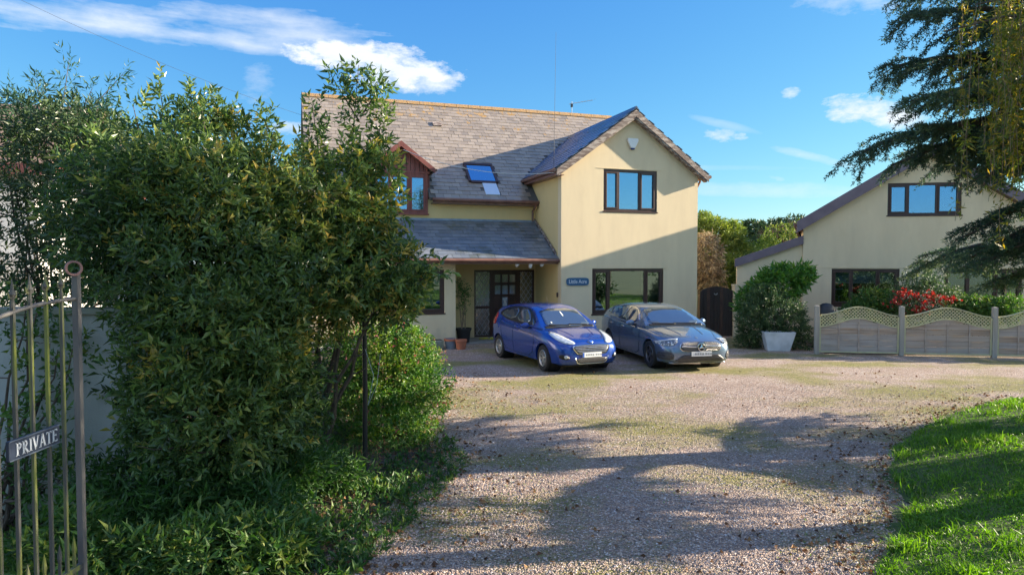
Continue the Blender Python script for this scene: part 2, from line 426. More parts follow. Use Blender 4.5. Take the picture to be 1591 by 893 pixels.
# ------------------------------------------------------------------ mesh helpers
class MB:
    def __init__(s):
        s.v = []; s.f = []
    def add(s, vs, fs):
        o = len(s.v)
        s.v += [tuple(v) for v in vs]
        s.f += [tuple(i + o for i in f) for f in fs]
        return s
    def box(s, x0, x1, y0, y1, z0, z1, m=None):
        vs = [Vector(p) for p in ((x0, y0, z0), (x1, y0, z0), (x1, y1, z0), (x0, y1, z0),
                                  (x0, y0, z1), (x1, y0, z1), (x1, y1, z1), (x0, y1, z1))]
        if m is not None:
            vs = [m @ v for v in vs]
        return s.add(vs, [(0, 3, 2, 1), (4, 5, 6, 7), (0, 1, 5, 4), (1, 2, 6, 5), (2, 3, 7, 6), (3, 0, 4, 7)])
    def prism(s, poly, y0, y1):
        """poly in (x,z), extruded y0..y1"""
        n = len(poly)
        vs = [(x, y0, z) for x, z in poly] + [(x, y1, z) for x, z in poly]
        fs = [tuple(range(n)), tuple(range(2 * n - 1, n - 1, -1))]
        fs += [((i + 1) % n, i, i + n, (i + 1) % n + n) for i in range(n)]
        return s.add(vs, fs)
    def slab(s, pts, nrm, th):
        """flat polygon in 3-D thickened along -nrm"""
        nrm = Vector(nrm).normalized()
        a = [Vector(p) for p in pts]
        b = [p - nrm * th for p in a]
        n = len(a)
        fs = [tuple(range(n)), tuple(range(2 * n - 1, n - 1, -1))]
        fs += [((i + 1) % n, i, i + n, (i + 1) % n + n) for i in range(n)]
        return s.add(a + b, fs)
    def tube(s, pts, r, n=6, cap=True):
        pts = [Vector(p) for p in pts]
        rr = r if isinstance(r, (list, tuple)) else [r] * len(pts)
        rings = []
        ref = None
        for i, p in enumerate(pts):
            d = (pts[min(i + 1, len(pts) - 1)] - pts[max(i - 1, 0)])
            d = d.normalized() if d.length > 1e-9 else Vector((0, 0, 1))
            if ref is None:
                ref = d.orthogonal().normalized()
            a = (ref - d * ref.dot(d))
            a = a.normalized() if a.length > 1e-6 else d.orthogonal().normalized()
            ref = a
            b = d.cross(a)
            rings.append([p + (a * math.cos(2 * math.pi * k / n) + b * math.sin(2 * math.pi * k / n)) * rr[i] for k in range(n)])
        vs = [v for rg in rings for v in rg]
        fs = []
        for i in range(len(pts) - 1):
            for k in range(n):
                k2 = (k + 1) % n
                fs.append((i * n + k, i * n + k2, (i + 1) * n + k2, (i + 1) * n + k))
        if cap:
            fs.append(tuple(range(n - 1, -1, -1)))
            o = (len(pts) - 1) * n
            fs.append(tuple(o + k for k in range(n)))
        return s.add(vs, fs)
    def lathe(s, prof, n=20, m=None, axis='z'):
        vs, fs = [], []
        for r, h in prof:
            for k in range(n):
                a = 2 * math.pi * k / n
                p = Vector((r * math.cos(a), r * math.sin(a), h)) if axis == 'z' else Vector((r * math.cos(a), h, r * math.sin(a)))
                vs.append(m @ p if m is not None else p)
        for i in range(len(prof) - 1):
            for k in range(n):
                k2 = (k + 1) % n
                fs.append((i * n + k, i * n + k2, (i + 1) * n + k2, (i + 1) * n + k))
        return s.add(vs, fs)
    def build(s, name, m, parent=None, smooth=False, bevel=0, loc=None, rot=None):
        me = bpy.data.meshes.new(name)
        me.from_pydata(s.v, [], s.f)
        me.validate()
        bm = bmesh.new(); bm.from_mesh(me)
        bmesh.ops.recalc_face_normals(bm, faces=bm.faces)
        bm.to_mesh(me); bm.free()
        if smooth:
            me.polygons.foreach_set('use_smooth', [True] * len(me.polygons))
            try:
                me.set_sharp_from_angle(angle=R(38))
            except Exception:
                pass
        me.materials.append(m)
        o = bpy.data.objects.new(name, me)
        COL.objects.link(o)
        if parent:
            o.parent = parent
        if loc is not None:
            o.location = loc
        if rot is not None:
            o.rotation_euler = rot
        if bevel:
            bv = o.modifiers.new('bevel', 'BEVEL'); bv.width = bevel; bv.segments = 2
            bv.limit_method = 'ANGLE'
        return o

def tag(o, label=None, cat=None, group=None, kind=None):
    if label: o['label'] = label
    if cat: o['category'] = cat
    if group: o['group'] = group
    if kind: o['kind'] = kind
    return o

def empty(name, loc, rz=0, label=None, cat=None, group=None):
    o = bpy.data.objects.new(name, None)
    COL.objects.link(o)
    o.empty_display_size = 0.2
    o.location = loc
    o.rotation_euler = (0, 0, rz)
    return tag(o, label, cat, group)

def link_copy(src, parent=None):
    c = src.copy()
    COL.objects.link(c)
    if parent: c.parent = parent
    return c

def fast_mesh(name, V, Fq, m, parent=None, tint=None, kind=None, smooth=False):
    """V (n,3), Fq (m,k) all faces k corners; tint per vertex"""
    me = bpy.data.meshes.new(name)
    k = Fq.shape[1]
    me.vertices.add(len(V)); me.vertices.foreach_set('co', V.astype(np.float32).ravel())
    me.loops.add(Fq.size); me.loops.foreach_set('vertex_index', Fq.astype(np.int32).ravel())
    me.polygons.add(len(Fq))
    me.polygons.foreach_set('loop_start', np.arange(0, Fq.size, k, dtype=np.int32))
    try:
        me.polygons.foreach_set('loop_total', np.full(len(Fq), k, dtype=np.int32))
    except Exception:
        pass
    me.polygons.foreach_set('use_smooth', np.full(len(Fq), bool(smooth)))
    me.update(calc_edges=True)
    if tint is not None:
        a = me.attributes.new('tint', 'FLOAT', 'POINT')
        a.data.foreach_set('value', tint.astype(np.float32))
    me.materials.append(m)
    o = bpy.data.objects.new(name, me)
    COL.objects.link(o)
    if parent: o.parent = parent
    if kind: o['kind'] = kind
    return o

def nrmz(a):
    return a / np.maximum(np.linalg.norm(a, axis=-1, keepdims=True), 1e-9)

def leaf_geo(P, D, L, W, rng, fold=0.25, curl=0.12):
    """five-vertex pointed leaf, 4 triangles"""
    n = len(P)
    rnd = rng.normal(size=(n, 3))
    S = nrmz(np.cross(D, rnd))
    Nn = np.cross(S, D)
    L = L[:, None]; W = W[:, None]
    b = P
    c = P + D * L * .5 + Nn * L * curl
    l = P + D * L * .42 + S * W * .5 + Nn * (L * curl + W * fold)
    r = P + D * L * .42 - S * W * .5 + Nn * (L * curl + W * fold)
    t = P + D * L
    V = np.stack([b, r, c, l, t], 1).reshape(-1, 3)
    f = np.array([[0, 1, 2], [0, 2, 3], [2, 1, 4], [2, 4, 3]])
    Fq = (f[None] + (np.arange(n) * 5)[:, None, None]).reshape(-1, 3)
    return V, Fq

def tri_geo(P, D, L, W, rng):
    """a thin kite, 2 triangles - needles, distant leaves"""
    n = len(P)
    S = nrmz(np.cross(D, rng.normal(size=(n, 3))))
    L = L[:, None]; W = W[:, None]
    V = np.stack([P, P + D * L * .45 + S * W * .5, P + D * L, P + D * L * .45 - S * W * .5], 1).reshape(-1, 3)
    Fq = (np.array([[0, 1, 2, 3]])[None] + (np.arange(n) * 4)[:, None, None]).reshape(-1, 4)
    return V, Fq

def wob(p, s, ph=0.0):
    return (np.sin(p[:, 0] * s + ph) + np.sin(p[:, 1] * s * 1.17 + 1.3 + ph * 2) + np.sin(p[:, 2] * s * 1.31 + 2.1 + ph)
            + .6 * np.sin((p[:, 0] + p[:, 2]) * s * 2.3 + ph) + .6 * np.sin((p[:, 1] - p[:, 2]) * s * 2.1 + 3 * ph)) / 4.2

def sprigs_from_blobs(blobs, n, rng, lump=0.22, shell=0.45, clump=1.0, ls=3.0, up=0.5, gap=-0.55):
    """points + growth directions spread through lumpy ellipsoids, densest near the surface"""
    vol = np.array([b[3] * b[4] + b[4] * b[5] + b[3] * b[5] for b in blobs])
    idx = rng.choice(len(blobs), size=n, p=vol / vol.sum())
    B = np.array(blobs)[idx]
    d = nrmz(rng.normal(size=(n, 3)))
    rad = 1 - shell * rng.random(n) ** 1.6
    p0 = B[:, :3] + d * B[:, 3:6]
    rad = rad * (1 + lump * wob(p0, ls, 0.7) + .5 * lump * wob(p0, ls * 2.7, 2.0))
    p = B[:, :3] + d * B[:, 3:6] * rad[:, None]
    keep = (wob(p, ls * 1.9, 4.0) > gap) & (p[:, 2] > 0.02)
    ax = nrmz(d + np.array([0, 0, up]) + .45 * rng.normal(size=(n, 3)))
    return p[keep], ax[keep]

def leaves_on_sprigs(P, A, per, Ls, rng, spread=0.8, sl=0.18, wr=0.34, droop=0.15, tint_fn=None, tint_jit=.12, kite=False):
    n = len(P)
    P2 = np.repeat(P, per, 0); A2 = np.repeat(A, per, 0)
    k = np.tile(np.arange(per), n)
    t = (k + .5) / per
    base = P2 + A2 * (t * sl)[:, None]
    ref = np.repeat(nrmz(np.cross(A, rng.normal(size=(n, 3)))), per, 0)
    ref2 = np.cross(A2, ref)
    ang = k * 2.4
    rad = ref * np.cos(ang)[:, None] + ref2 * np.sin(ang)[:, None]
    D = nrmz(A2 * (.35 + .7 * t[:, None]) + rad * spread + np.array([0, 0, -droop]) + .15 * rng.normal(size=base.shape))
    L = Ls * (.45 + 1.0 * rng.random(len(base)))
    tb = tint_fn(P, rng) if tint_fn else rng.random(n) * .6
    tint = np.clip(np.repeat(tb, per) + tint_jit * rng.normal(size=len(base)), 0, 1)
    if kite:
        V, Fq = tri_geo(base, D, L, L * wr, rng); kk = 4
    else:
        V, Fq = leaf_geo(base, D, L, L * wr, rng); kk = 5
    return V, Fq, np.repeat(tint, kk)

def merge_geo(parts):
    V, F, T, o = [], [], [], 0
    for v, f, t in parts:
        V.append(v); F.append(f + o); T.append(t); o += len(v)
    return np.concatenate(V), np.concatenate(F), np.concatenate(T)

def bent(a, b, n=6, sag=0.0, jit=0.05, rng=random):
    a, b = Vector(a), Vector(b)
    out = []
    for i in range(n + 1):
        t = i / n
        p = a.lerp(b, t)
        w = math.sin(math.pi * t)
        p = p + Vector((rng.uniform(-jit, jit), rng.uniform(-jit, jit), -sag * w + rng.uniform(-jit, jit) * .5)) * (w if 0 < i < n else 0)
        out.append(p)
    return out

def pxw(x, y, d):
    """photo pixel at depth d -> world point (used only while laying the place out)"""
    return Vector(((x - 795.5) / F_PX * d, d, CAM_Z + (408 - y) / F_PX * d))
# ------------------------------------------------------------------ setting: ground, drive, lawn, bed
def sheet(name, pts, z, m, kind='structure', sub=0):
    me = bpy.data.meshes.new(name)
    bm = bmesh.new()
    vs = [bm.verts.new((x, y, z)) for x, y in pts]
    bm.faces.new(vs)
    bmesh.ops.triangulate(bm, faces=bm.faces)
    bmesh.ops.recalc_face_normals(bm, faces=bm.faces)
    bm.to_mesh(me); bm.free()
    if me.polygons[0].normal.z < 0:
        me.flip_normals()
    me.materials.append(m)
    o = bpy.data.objects.new(name, me)
    COL.objects.link(o)
    o['kind'] = kind
    return o

def ground_material():
    m = bpy.data.materials.new('gravel_drive_surface')
    m.use_nodes = True
    N, L = m.node_tree.nodes, m.node_tree.links
    b = N['Principled BSDF']
    b.inputs['Roughness'].default_value = 0.9
    geo = N.new('ShaderNodeNewGeometry')
    def noise(s, d=6, r=.6, st=None):
        n = N.new('ShaderNodeTexNoise')
        n.inputs['Scale'].default_value = s; n.inputs['Detail'].default_value = d
        n.inputs['Roughness'].default_value = r
        if st:
            mp = N.new('ShaderNodeMapping'); mp.inputs['Scale'].default_value = st
            L.new(geo.outputs['Position'], mp.inputs[0]); L.new(mp.outputs[0], n.inputs['Vector'])
        else:
            L.new(geo.outputs['Position'], n.inputs['Vector'])
        return n.outputs[0]
    vo = N.new('ShaderNodeTexVoronoi')
    vo.inputs['Scale'].default_value = 58
    L.new(geo.outputs['Position'], vo.inputs['Vector'])
    sepc = N.new('ShaderNodeSeparateColor')
    L.new(vo.outputs['Color'], sepc.inputs[0])
    stone = ramp(N, L, sepc.outputs[0], [(0, (.16, .135, .135)), (.3, (.33, .24, .19)), (.6, (.46, .33, .26)), (.85, (.54, .44, .37)), (1, (.70, .66, .63))])
    # trodden earth between
    mx = N.new('ShaderNodeMix'); mx.data_type = 'RGBA'
    L.new(ramp(N, L, noise(1.1, 8, .7), [(.45, (0, 0, 0)), (.7, (.65, .65, .65))]), mx.inputs[0])
    L.new(stone, mx.inputs[6]); mx.inputs[7].default_value = (.30, .21, .16, 1)
    # moss, streaked along the wheel tracks
    mo = N.new('ShaderNodeMix'); mo.data_type = 'RGBA'
    a = N.new('ShaderNodeMath'); a.operation = 'ADD'
    L.new(noise(.36, 4, .55, (1, 1.6, 1)), a.inputs[0])
    m2 = N.new('ShaderNodeMath'); m2.operation = 'MULTIPLY'; m2.inputs[1].default_value = .38
    L.new(noise(14, 8, .75), m2.inputs[0])
    L.new(m2.outputs[0], a.inputs[1])
    L.new(ramp(N, L, a.outputs[0], [(.645, (0, 0, 0)), (.78, (.85, .85, .85))]), mo.inputs[0])
    L.new(mx.outputs[2], mo.inputs[6])
    L.new(ramp(N, L, noise(9, 6), [(.35, (.15, .16, .03)), (.7, (.30, .27, .06))]), mo.inputs[7])
    L.new(mo.outputs[2], b.inputs['Base Color'])
    bp = N.new('ShaderNodeBump'); bp.inputs['Strength'].default_value = 1.0; bp.inputs['Distance'].default_value = .02
    L.new(vo.outputs['Distance'], bp.inputs['Height'])
    bp.invert = True
    L.new(bp.outputs[0], b.inputs['Normal'])
    return m

M['field'] = mat('distant_field', (.05, .09, .02), (.09, .12, .03), rough=.95, scale=.3)
M['lawnbase'] = mat('lawn_soil', (.05, .085, .015), (.085, .13, .025), rough=.95, scale=6, bump=.6)
M['drive'] = ground_material()
sheet('ground', [(-700, -200), (700, -200), (700, 1200), (-700, 1200)], -0.02, M['field'])
DRIVE = [(-3.6, 20.6), (-3.2, 17.4), (-1.75, 15.2), (-1.55, 12.6), (-1.45, 10.4), (-1.15, 9.2), (-.9, 8.2), (-1.25, 6.6), (-1.6, 5.2), (-2.4, 2.5),
         (-3.5, -3), (-3.5, -12), (3.4, -12), (2.3, 0), (2.2, 3.6), (2.78, 5.2), (3.45, 6.05), (3.97, 6.8), (4.3, 7.7), (4.8, 8.6), (5.7, 9.6), (6.9, 10.7),
         (8.8, 11.9), (12.0, 12.9), (17, 13.8), (24, 14.5), (24, 24), (-3.6, 24)]
sheet('driveway', DRIVE[:12] + [(24, -12), (24, 24), (-3.6, 24)], 0.0, M['drive'])
LAWN = [(2.2, 3.6), (2.78, 5.2), (3.45, 6.05), (3.97, 6.8), (4.3, 7.7), (4.8, 8.6), (5.7, 9.6), (6.9, 10.7),
        (8.8, 11.9), (12.0, 12.9), (17, 13.8), (24, 14.5), (24, -12), (3.4, -12), (2.3, 0)]
def inside(poly, x, y):
    c = np.zeros(x.shape, bool)
    n = len(poly)
    for i in range(n):
        x1, y1 = poly[i]; x2, y2 = poly[(i + 1) % n]
        cond = (y1 > y) != (y2 > y)
        xx = (x2 - x1) * (y - y1) / ((y2 - y1) if y2 != y1 else 1e-9) + x1
        c ^= cond & (x < xx)
    return c
def edge_dist(poly, x, y):
    d = np.full(x.shape, 1e9)
    for i in range(len(poly)):
        x1, y1 = poly[i]; x2, y2 = poly[(i + 1) % len(poly)]
        vx, vy = x2 - x1, y2 - y1
        t = np.clip(((x - x1) * vx + (y - y1) * vy) / (vx * vx + vy * vy), 0, 1)
        d = np.minimum(d, np.hypot(x - x1 - t * vx, y - y1 - t * vy))
    return d
def lawn_h(x, y):
    d = edge_dist(LAWN[:12], x, y)
    return np.minimum(.16, .02 + d * .12) + .03 * np.sin(x * 1.7) * np.sin(y * 1.3)
# lawn mound mesh
def build_lawn():
    bm = bmesh.new()
    grid = {}
    xs = np.arange(1.5, 24.1, .35); ys = np.arange(-12, 14.6, .35)
    X, Y = np.meshgrid(xs, ys, indexing='ij')
    ins = inside(LAWN, X, Y)
    H = lawn_h(X, Y)
    me = bpy.data.meshes.new('lawn')
    idx = -np.ones(X.shape, int); vs = []; fs = []
    near = ins | (edge_dist(LAWN, X, Y) < .3)
    for i in range(len(xs)):
        for j in range(len(ys)):
            if near[i, j]:
                idx[i, j] = len(vs)
                vs.append((X[i, j], Y[i, j], H[i, j] if ins[i, j] else -0.012))
    for i in range(len(xs) - 1):
        for j in range(len(ys) - 1):
            q = (idx[i, j], idx[i + 1, j], idx[i + 1, j + 1], idx[i, j + 1])
            if min(q) >= 0:
                fs.append(q)
    me.from_pydata(vs, [], fs)
    me.polygons.foreach_set('use_smooth', [True] * len(fs))
    me.materials.append(M['lawnbase'])
    o = bpy.data.objects.new('lawn', me); COL.objects.link(o); o['kind'] = 'structure'
build_lawn()
BED = [(-3.6, 20.0), (-3.2, 17.4), (-1.75, 15.2), (-1.55, 12.6), (-1.45, 10.4), (-1.15, 9.2), (-.9, 8.2), (-1.25, 6.6), (-1.6, 5.2), (-2.4, 2.5), (-3.5, -3), (-14, -3), (-14, 20.0)]
sheet('planting_bed', [(x - .0, y) for x, y in BED], -0.006, M['soil'])
sheet('front_garden', [(8.3, 18.0), (24, 15.4), (24, 19.4), (8.9, 21.7)], 0.006, M['soil'])
sheet('back_garden', [(5.9, 21.9), (7.0, 22.1), (14, 24), (14, 60), (-20, 60), (-20, 34), (1, 34)], -0.008, M['lawnbase'])

# ------------------------------------------------------------------ windows
def build_window(parent, u0, u1, z0, z1, v, mull, frame_m, fw=.075, depth=.07, sill=True, glass='glass', transoms=(), casement=(), face=-1, back=None):
    """frame set in the opening, glass, mullions, sill. outside is towards -v"""
    fr = MB()
    va, vb = v, v + depth
    fr.box(u0, u1, va, vb, z1 - fw, z1).box(u0, u1, va, vb, z0, z0 + fw)
    fr.box(u0, u0 + fw, va, vb, z0 + fw, z1 - fw).box(u1 - fw, u1, va, vb, z0 + fw, z1 - fw)
    w = fr.build('window', frame_m, parent, bevel=.004)
    xs = [u0 + fw] + [m for m in mull] + [u1 - fw]
    for m_ in mull:
        MB().box(m_ - .03, m_ + .03, va + .002, vb - .002, z0 + fw, z1 - fw).build('mullion', frame_m, w, bevel=.003)
    for i in range(len(xs) - 1):
        a = xs[i] + (.03 if i else 0); b_ = xs[i + 1] - (.03 if i < len(xs) - 2 else 0)
        if i in casement:     # opening sash stands slightly proud
            s = MB()
            t = .045
            s.box(a, b_, va - .018, va + .03, z1 - fw - t, z1 - fw).box(a, b_, va - .018, va + .03, z0 + fw, z0 + fw + t)
            s.box(a, a + t, va - .018, va + .03, z0 + fw + t, z1 - fw - t).box(b_ - t, b_, va - .018, va + .03, z0 + fw + t, z1 - fw - t)
            s.build('sash', frame_m, w, bevel=.003)
        MB().box(a - .004, b_ + .004, va + .032, va + .044, z0 + fw - .004, z1 - fw + .004).build('pane', M[glass], w)
    for t in transoms:
        MB().box(u0 + fw, u1 - fw, va + .004, vb - .004, t - .025, t + .025).build('transom', frame_m, w)
    if sill:
        MB().box(u0 - .03, u1 + .03, v - .05, v + .02, z0 - .035, z0 + .004).build('sill', frame_m, w, bevel=.004)
    return w

def wall_panel(name, m, parent, outline_top, u0, u1, zb, v0, v1, holes, brk=()):
    """wall with real openings; outline_top(u) gives its height, holes are (u0,u1,z0,z1)"""
    xs = sorted(set([u0, u1] + list(brk) + [h[0] for h in holes] + [h[1] for h in holes]))
    xs = [x for x in xs if u0 <= x <= u1]
    mb = MB()
    for a, b in zip(xs[:-1], xs[1:]):
        mid = (a + b) / 2
        hs = sorted([h for h in holes if h[0] <= mid <= h[1]], key=lambda h: h[2])
        z = zb
        for h in hs:
            mb.prism([(a, z), (b, z), (b, h[2]), (a, h[2])], v0, v1)
            z = h[3]
        mb.prism([(a, z), (b, z), (b, outline_top(b)), (a, outline_top(a))], v0, v1)
    return mb.build(name, m, parent)

# ------------------------------------------------------------------ slates
def tile_mesh(name, w, h, t, m):
    mb = MB()
    mb.box(-w / 2, w / 2, 0, h, 0, t)
    me_o = mb.build(name, m)
    me = me_o.data
    bpy.data.objects.remove(me_o)
    return me

def lay_tiles(P0, A, B, la, lb, tw, expo, keep, rng, thick=.012):
    """slate transforms on a plane: P0 corner, A along eaves, B up the slope"""
    A = Vector(A).normalized(); B = Vector(B).normalized(); Nn = A.cross(B)
    out = []
    rows = int(lb / expo) + 1
    for r in range(rows):
        off = (r % 2) * tw / 2
        n = int(la / tw) + 2
        for c in range(n):
            a = (c - .5) * tw + off
            b = r * expo
            ctr = P0 + A * a + B * (b + expo * .5)
            if a < 0.02 or a > la - .02 or b > lb - .05 or not keep(ctr):
                continue
            lift = .004 + rng.uniform(0, .006)
            tilt = -math.atan2(thick * .9, expo) + rng.uniform(-.006, .008)
            m = Matrix((A, B, Nn)).transposed().to_4x4()
            m.translation = P0 + A * (a + rng.uniform(-.004, .004)) + B * b + Nn * (lift + thick * 1.0)
            m = m @ Matrix.Rotation(tilt, 4, 'X') @ Matrix.Rotation(rng.uniform(-.012, .012), 4, 'Z') @ Matrix.Rotation(rng.uniform(-.01, .01), 4, 'Y')
            out.append(m)
    return out

# ------------------------------------------------------------------ the two-storey house
YAW = R(18.5)
house = empty('house', (1.44, 20.0, 0), YAW,
              'cream two storey house with slate roofs and a gabled front wing behind the cars', 'house')
HM = Matrix.Translation((1.44, 20.0, 0)) @ Matrix.Rotation(YAW, 4, 'Z')
WW, APEX, EAVE = 4.62, 6.98, 5.12
PITCH_W = (APEX - EAVE) / (WW / 2 + .25)
TOPW = lambda u: APEX - .10 - abs(u - WW / 2) * PITCH_W - .02
VM = 2.15           # main wall line
EM, RV, RZ = 4.36, 6.1, 8.12
SM = (RZ - EM) / (RV - (VM - .28))
mainz = lambda v: EM + (v - (VM - .28)) * SM
UL, UR = -6.95, 4.25

low = (1.0, 3.42, .865, 2.22)
upp = (1.36, 3.17, 3.94, 5.19)
wall_panel('front_wall', M['cream'], house, TOPW, 0, WW, 0, 0, .25, [low, upp], brk=(WW / 2,))
# left cheek of the wing, right wall, main walls
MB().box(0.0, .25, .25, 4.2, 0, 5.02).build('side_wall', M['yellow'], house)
MB().box(WW - .25, WW, .25, 8.0, 0, 5.02).build('side_wall', M['cream'], house)
door_o = (-2.05, -.03, .06, 2.17)
dorm_o = (-5.2, -3.52, 3.88, 5.1)
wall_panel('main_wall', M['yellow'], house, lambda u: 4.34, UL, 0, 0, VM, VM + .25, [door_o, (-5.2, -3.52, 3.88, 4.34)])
# projecting ground-floor bay on the left with its window
lw = (-5.1, -3.33, .95, 2.2)
wall_panel('bay_wall', M['cream'], house, lambda u: 2.42, UL, -3.0, 0, .72, .92, [lw])
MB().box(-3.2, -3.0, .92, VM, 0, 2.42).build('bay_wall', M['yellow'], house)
MB().box(UL, UL + .2, .92, VM, 0, 2.42).build('bay_wall', M['cream'], house)
# gable ends and back
def gable_end(u0, u1):
    mb = MB()
    vb = 2 * RV - (VM - .28)
    prof = [(VM + .25, 0), (vb - .3, 0), (vb - .3, mainz(VM) - .15), (RV, RZ - .2), (VM + .25, mainz(VM + .25) - .15)]
    vs = [(u0, v, z) for v, z in prof] + [(u1, v, z) for v, z in prof]
    n = len(prof)
    mb.add(vs, [tuple(range(n)), tuple(range(2 * n - 1, n - 1, -1))] + [((i + 1) % n, i, i + n, (i + 1) % n + n) for i in range(n)])
    return mb.build('gable_wall', M['cream'], house)
gable_end(UL, UL + .25)
gable_end(UR - .25 - .02, UR - .02)
MB().box(UL, UR, 2 * RV - VM - .1, 2 * RV - VM + .15, 0, 4.34).build('back_wall', M['cream'], house)
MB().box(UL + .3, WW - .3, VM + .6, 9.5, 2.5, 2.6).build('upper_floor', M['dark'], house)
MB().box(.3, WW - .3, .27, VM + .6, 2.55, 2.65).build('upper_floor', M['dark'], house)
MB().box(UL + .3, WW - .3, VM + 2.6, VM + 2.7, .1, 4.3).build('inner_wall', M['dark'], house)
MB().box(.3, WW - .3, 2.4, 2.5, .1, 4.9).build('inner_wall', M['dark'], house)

# roof slabs
def roof_main():
    mb = MB()
    e0 = (VM - .28, EM)
    nf = Vector((0, -SM, 1)).normalized()
    nb = Vector((0, SM, 1)).normalized()
    vb = 2 * RV - (VM - .28)
    dz = lambda v: EM + (v - e0[0]) * SM
    vm_ = 2.85
    mb.slab([(UL - .12, e0[0], EM), (-5.22, e0[0], EM), (-5.22, vm_, dz(vm_)), (UL - .12, vm_, dz(vm_))], nf, .10)
    mb.slab([(-3.50, e0[0], EM), (UR + .12, e0[0], EM), (UR + .12, vm_, dz(vm_)), (-3.50, vm_, dz(vm_))], nf, .10)
    mb.slab([(UL - .12, vm_, dz(vm_)), (UR + .12, vm_, dz(vm_)), (UR + .12, RV, RZ), (UL - .12, RV, RZ)], nf, .10)
    mb.slab([(UR + .12, vb, EM), (UL - .12, vb, EM), (UL - .12, RV, RZ + .001), (UR + .12, RV, RZ + .001)], nb, .10)
    return mb.build('roof', M['underlay'], house)
rmain = roof_main()
BACKV = RV - (RZ - APEX) / SM + .1
def roof_wing():
    mb = MB()
    hw = WW / 2 + .25
    for s in (-1, 1):
        n = Vector((s * PITCH_W, 0, 1)).normalized()
        ue = WW / 2 + s * hw
        ve = (VM - .28) + (EAVE - EM) / SM if s < 0 else 7.8
        vt = BACKV if s < 0 else 7.8
        if s < 0:
            pts = [(ue, -.22, EAVE), (WW / 2, -.22, APEX), (WW / 2, BACKV + .2, APEX), (ue, ve + .2, EAVE)]
        else:
            pts = [(WW / 2, -.22, APEX - .001), (ue, -.22, EAVE), (ue, 6.0, EAVE), (WW / 2, 6.0, APEX - .001)]
        mb.slab(pts, n, .09)
    return mb.build('roof', M['underlay'], house)
rwing = roof_wing()
# porch roof
PZ0, PZ1, PV0, PV1 = 2.52, 3.70, .20, VM
SP = (PZ1 - PZ0) / (PV1 - PV0)
rporch = MB().slab([(UL, PV0, PZ0), (-.012, PV0, PZ0), (-.012, PV1 - .002, PZ1), (UL, PV1 - .002, PZ1)], (0, -SP, 1), .08).build('roof', M['underlay'], house)
MB().box(UL, -.02, .34, VM - .01, 2.42, 2.47).build('soffit', M['brownpvc'], house)

TW = .25
cam_l = HM.inverted() @ Vector((0, 0, CAM_Z))
tiles = []
# under-wing test for main slates
def keep_main(p):
    if mainz(p.y) < TOPW(p.x) + .14 and -.2 < p.x < WW + .2:
        return False
    if p.x > 2.6 and p.y < 4.2:
        return False
    if abs(p.x + 4.37) < .98 and p.z < 6.02 - abs(p.x + 4.37) * .80 - .05:      # dormer
        return False
    if -2.12 < p.x < -1.18 and 2.5 < p.y < 3.22:                             # roof window
        return False
    if -1.72 < p.x < -1.22 and 2.02 < p.y <= 2.55:
        return False
    return True
P0 = Vector((UL - .12, VM - .30, EM - .02)); Bm = Vector((0, 1, SM))
rng = random.Random(3)
for t in lay_tiles(P0, (1, 0, 0), Bm, UR - UL + .24, (Vector((0, RV - VM + .28, RZ - EM))).length, TW, .205, keep_main, rng):
    tiles.append((t, 'slate', rmain))
# the valley side of the wing, its shade blue put into the slate colour
hw = WW / 2 + .25
def keep_wing(p):
    return mainz(p.y) < p.z + .12
P1 = Vector((WW / 2 - hw, 4.6, EAVE))
for t in lay_tiles(P1, (0, -1, 0), Vector((1, 0, PITCH_W)), 4.6 + .24, Vector((hw, 0, APEX - EAVE)).length, TW, .2, keep_wing, rng):
    tiles.append((t, 'slate2', rwing))
P2 = Vector((WW / 2 + hw, -.24, EAVE))
for t in lay_tiles(P2, (0, 1, 0), Vector((-1, 0, PITCH_W)), 6.2, Vector((hw, 0, APEX - EAVE)).length, TW, .2, lambda p: True, rng):
    tiles.append((t, 'slate2', rwing))
P3 = Vector((UL, PV0 - .03, PZ0 - .015))
for t in lay_tiles(P3, (1, 0, 0), Vector((0, 1, SP)), -UL - .02, Vector((0, PV1 - PV0, PZ1 - PZ0)).length - .1, .25, .205, lambda p: p.y < PV1 - .03, rng):
    tiles.append((t, 'slate3', rporch))
# the 300 that show largest are slates of their own, the rest are joined
def facing(t):
    n = Vector((t[0][0][2], t[0][1][2], t[0][2][2]))
    d = cam_l - t[0].translation
    hid = 0 if (t[0].translation.x > -4.6 or t[2] is rwing) else 40
    return d.length - 14 * max(0, n.dot(d.normalized())) + hid
order = sorted(range(len(tiles)), key=lambda i: facing(tiles[i]))
big = set(order[:300])
tm = {}
for key, (w_, h_) in {'slate': (TW - .006, .232), 'slate2': (TW - .006, .225), 'slate3': (.244, .235)}.items():
    tm[key] = tile_mesh('slate_tile', w_, h_, .012, M[key])
rest = {}
for i, (t, key, par) in enumerate(tiles):
    # blue slates where the main roof is shaded are the same slates: material stays with the roof
    if i in big:
        o = bpy.data.objects.new('slate_tile', tm[key]); COL.objects.link(o)
        o.parent = par; o.matrix_local = t
    else:
        rest.setdefault((key, par), []).append(t)
for (key, par), ts in rest.items():
    V0 = np.array([v.co[:] for v in tm[key].vertices]); F0 = np.array([p.vertices[:] for p in tm[key].polygons])
    Vs = []; Fs = []
    for i, t in enumerate(ts):
        A_ = np.array(t)
        Vs.append(V0 @ A_[:3, :3].T + A_[:3, 3]); Fs.append(F0 + i * len(V0))
    fast_mesh('slate_tiles_beyond', np.concatenate(Vs), np.concatenate(Fs), M[key], par, kind='stuff')

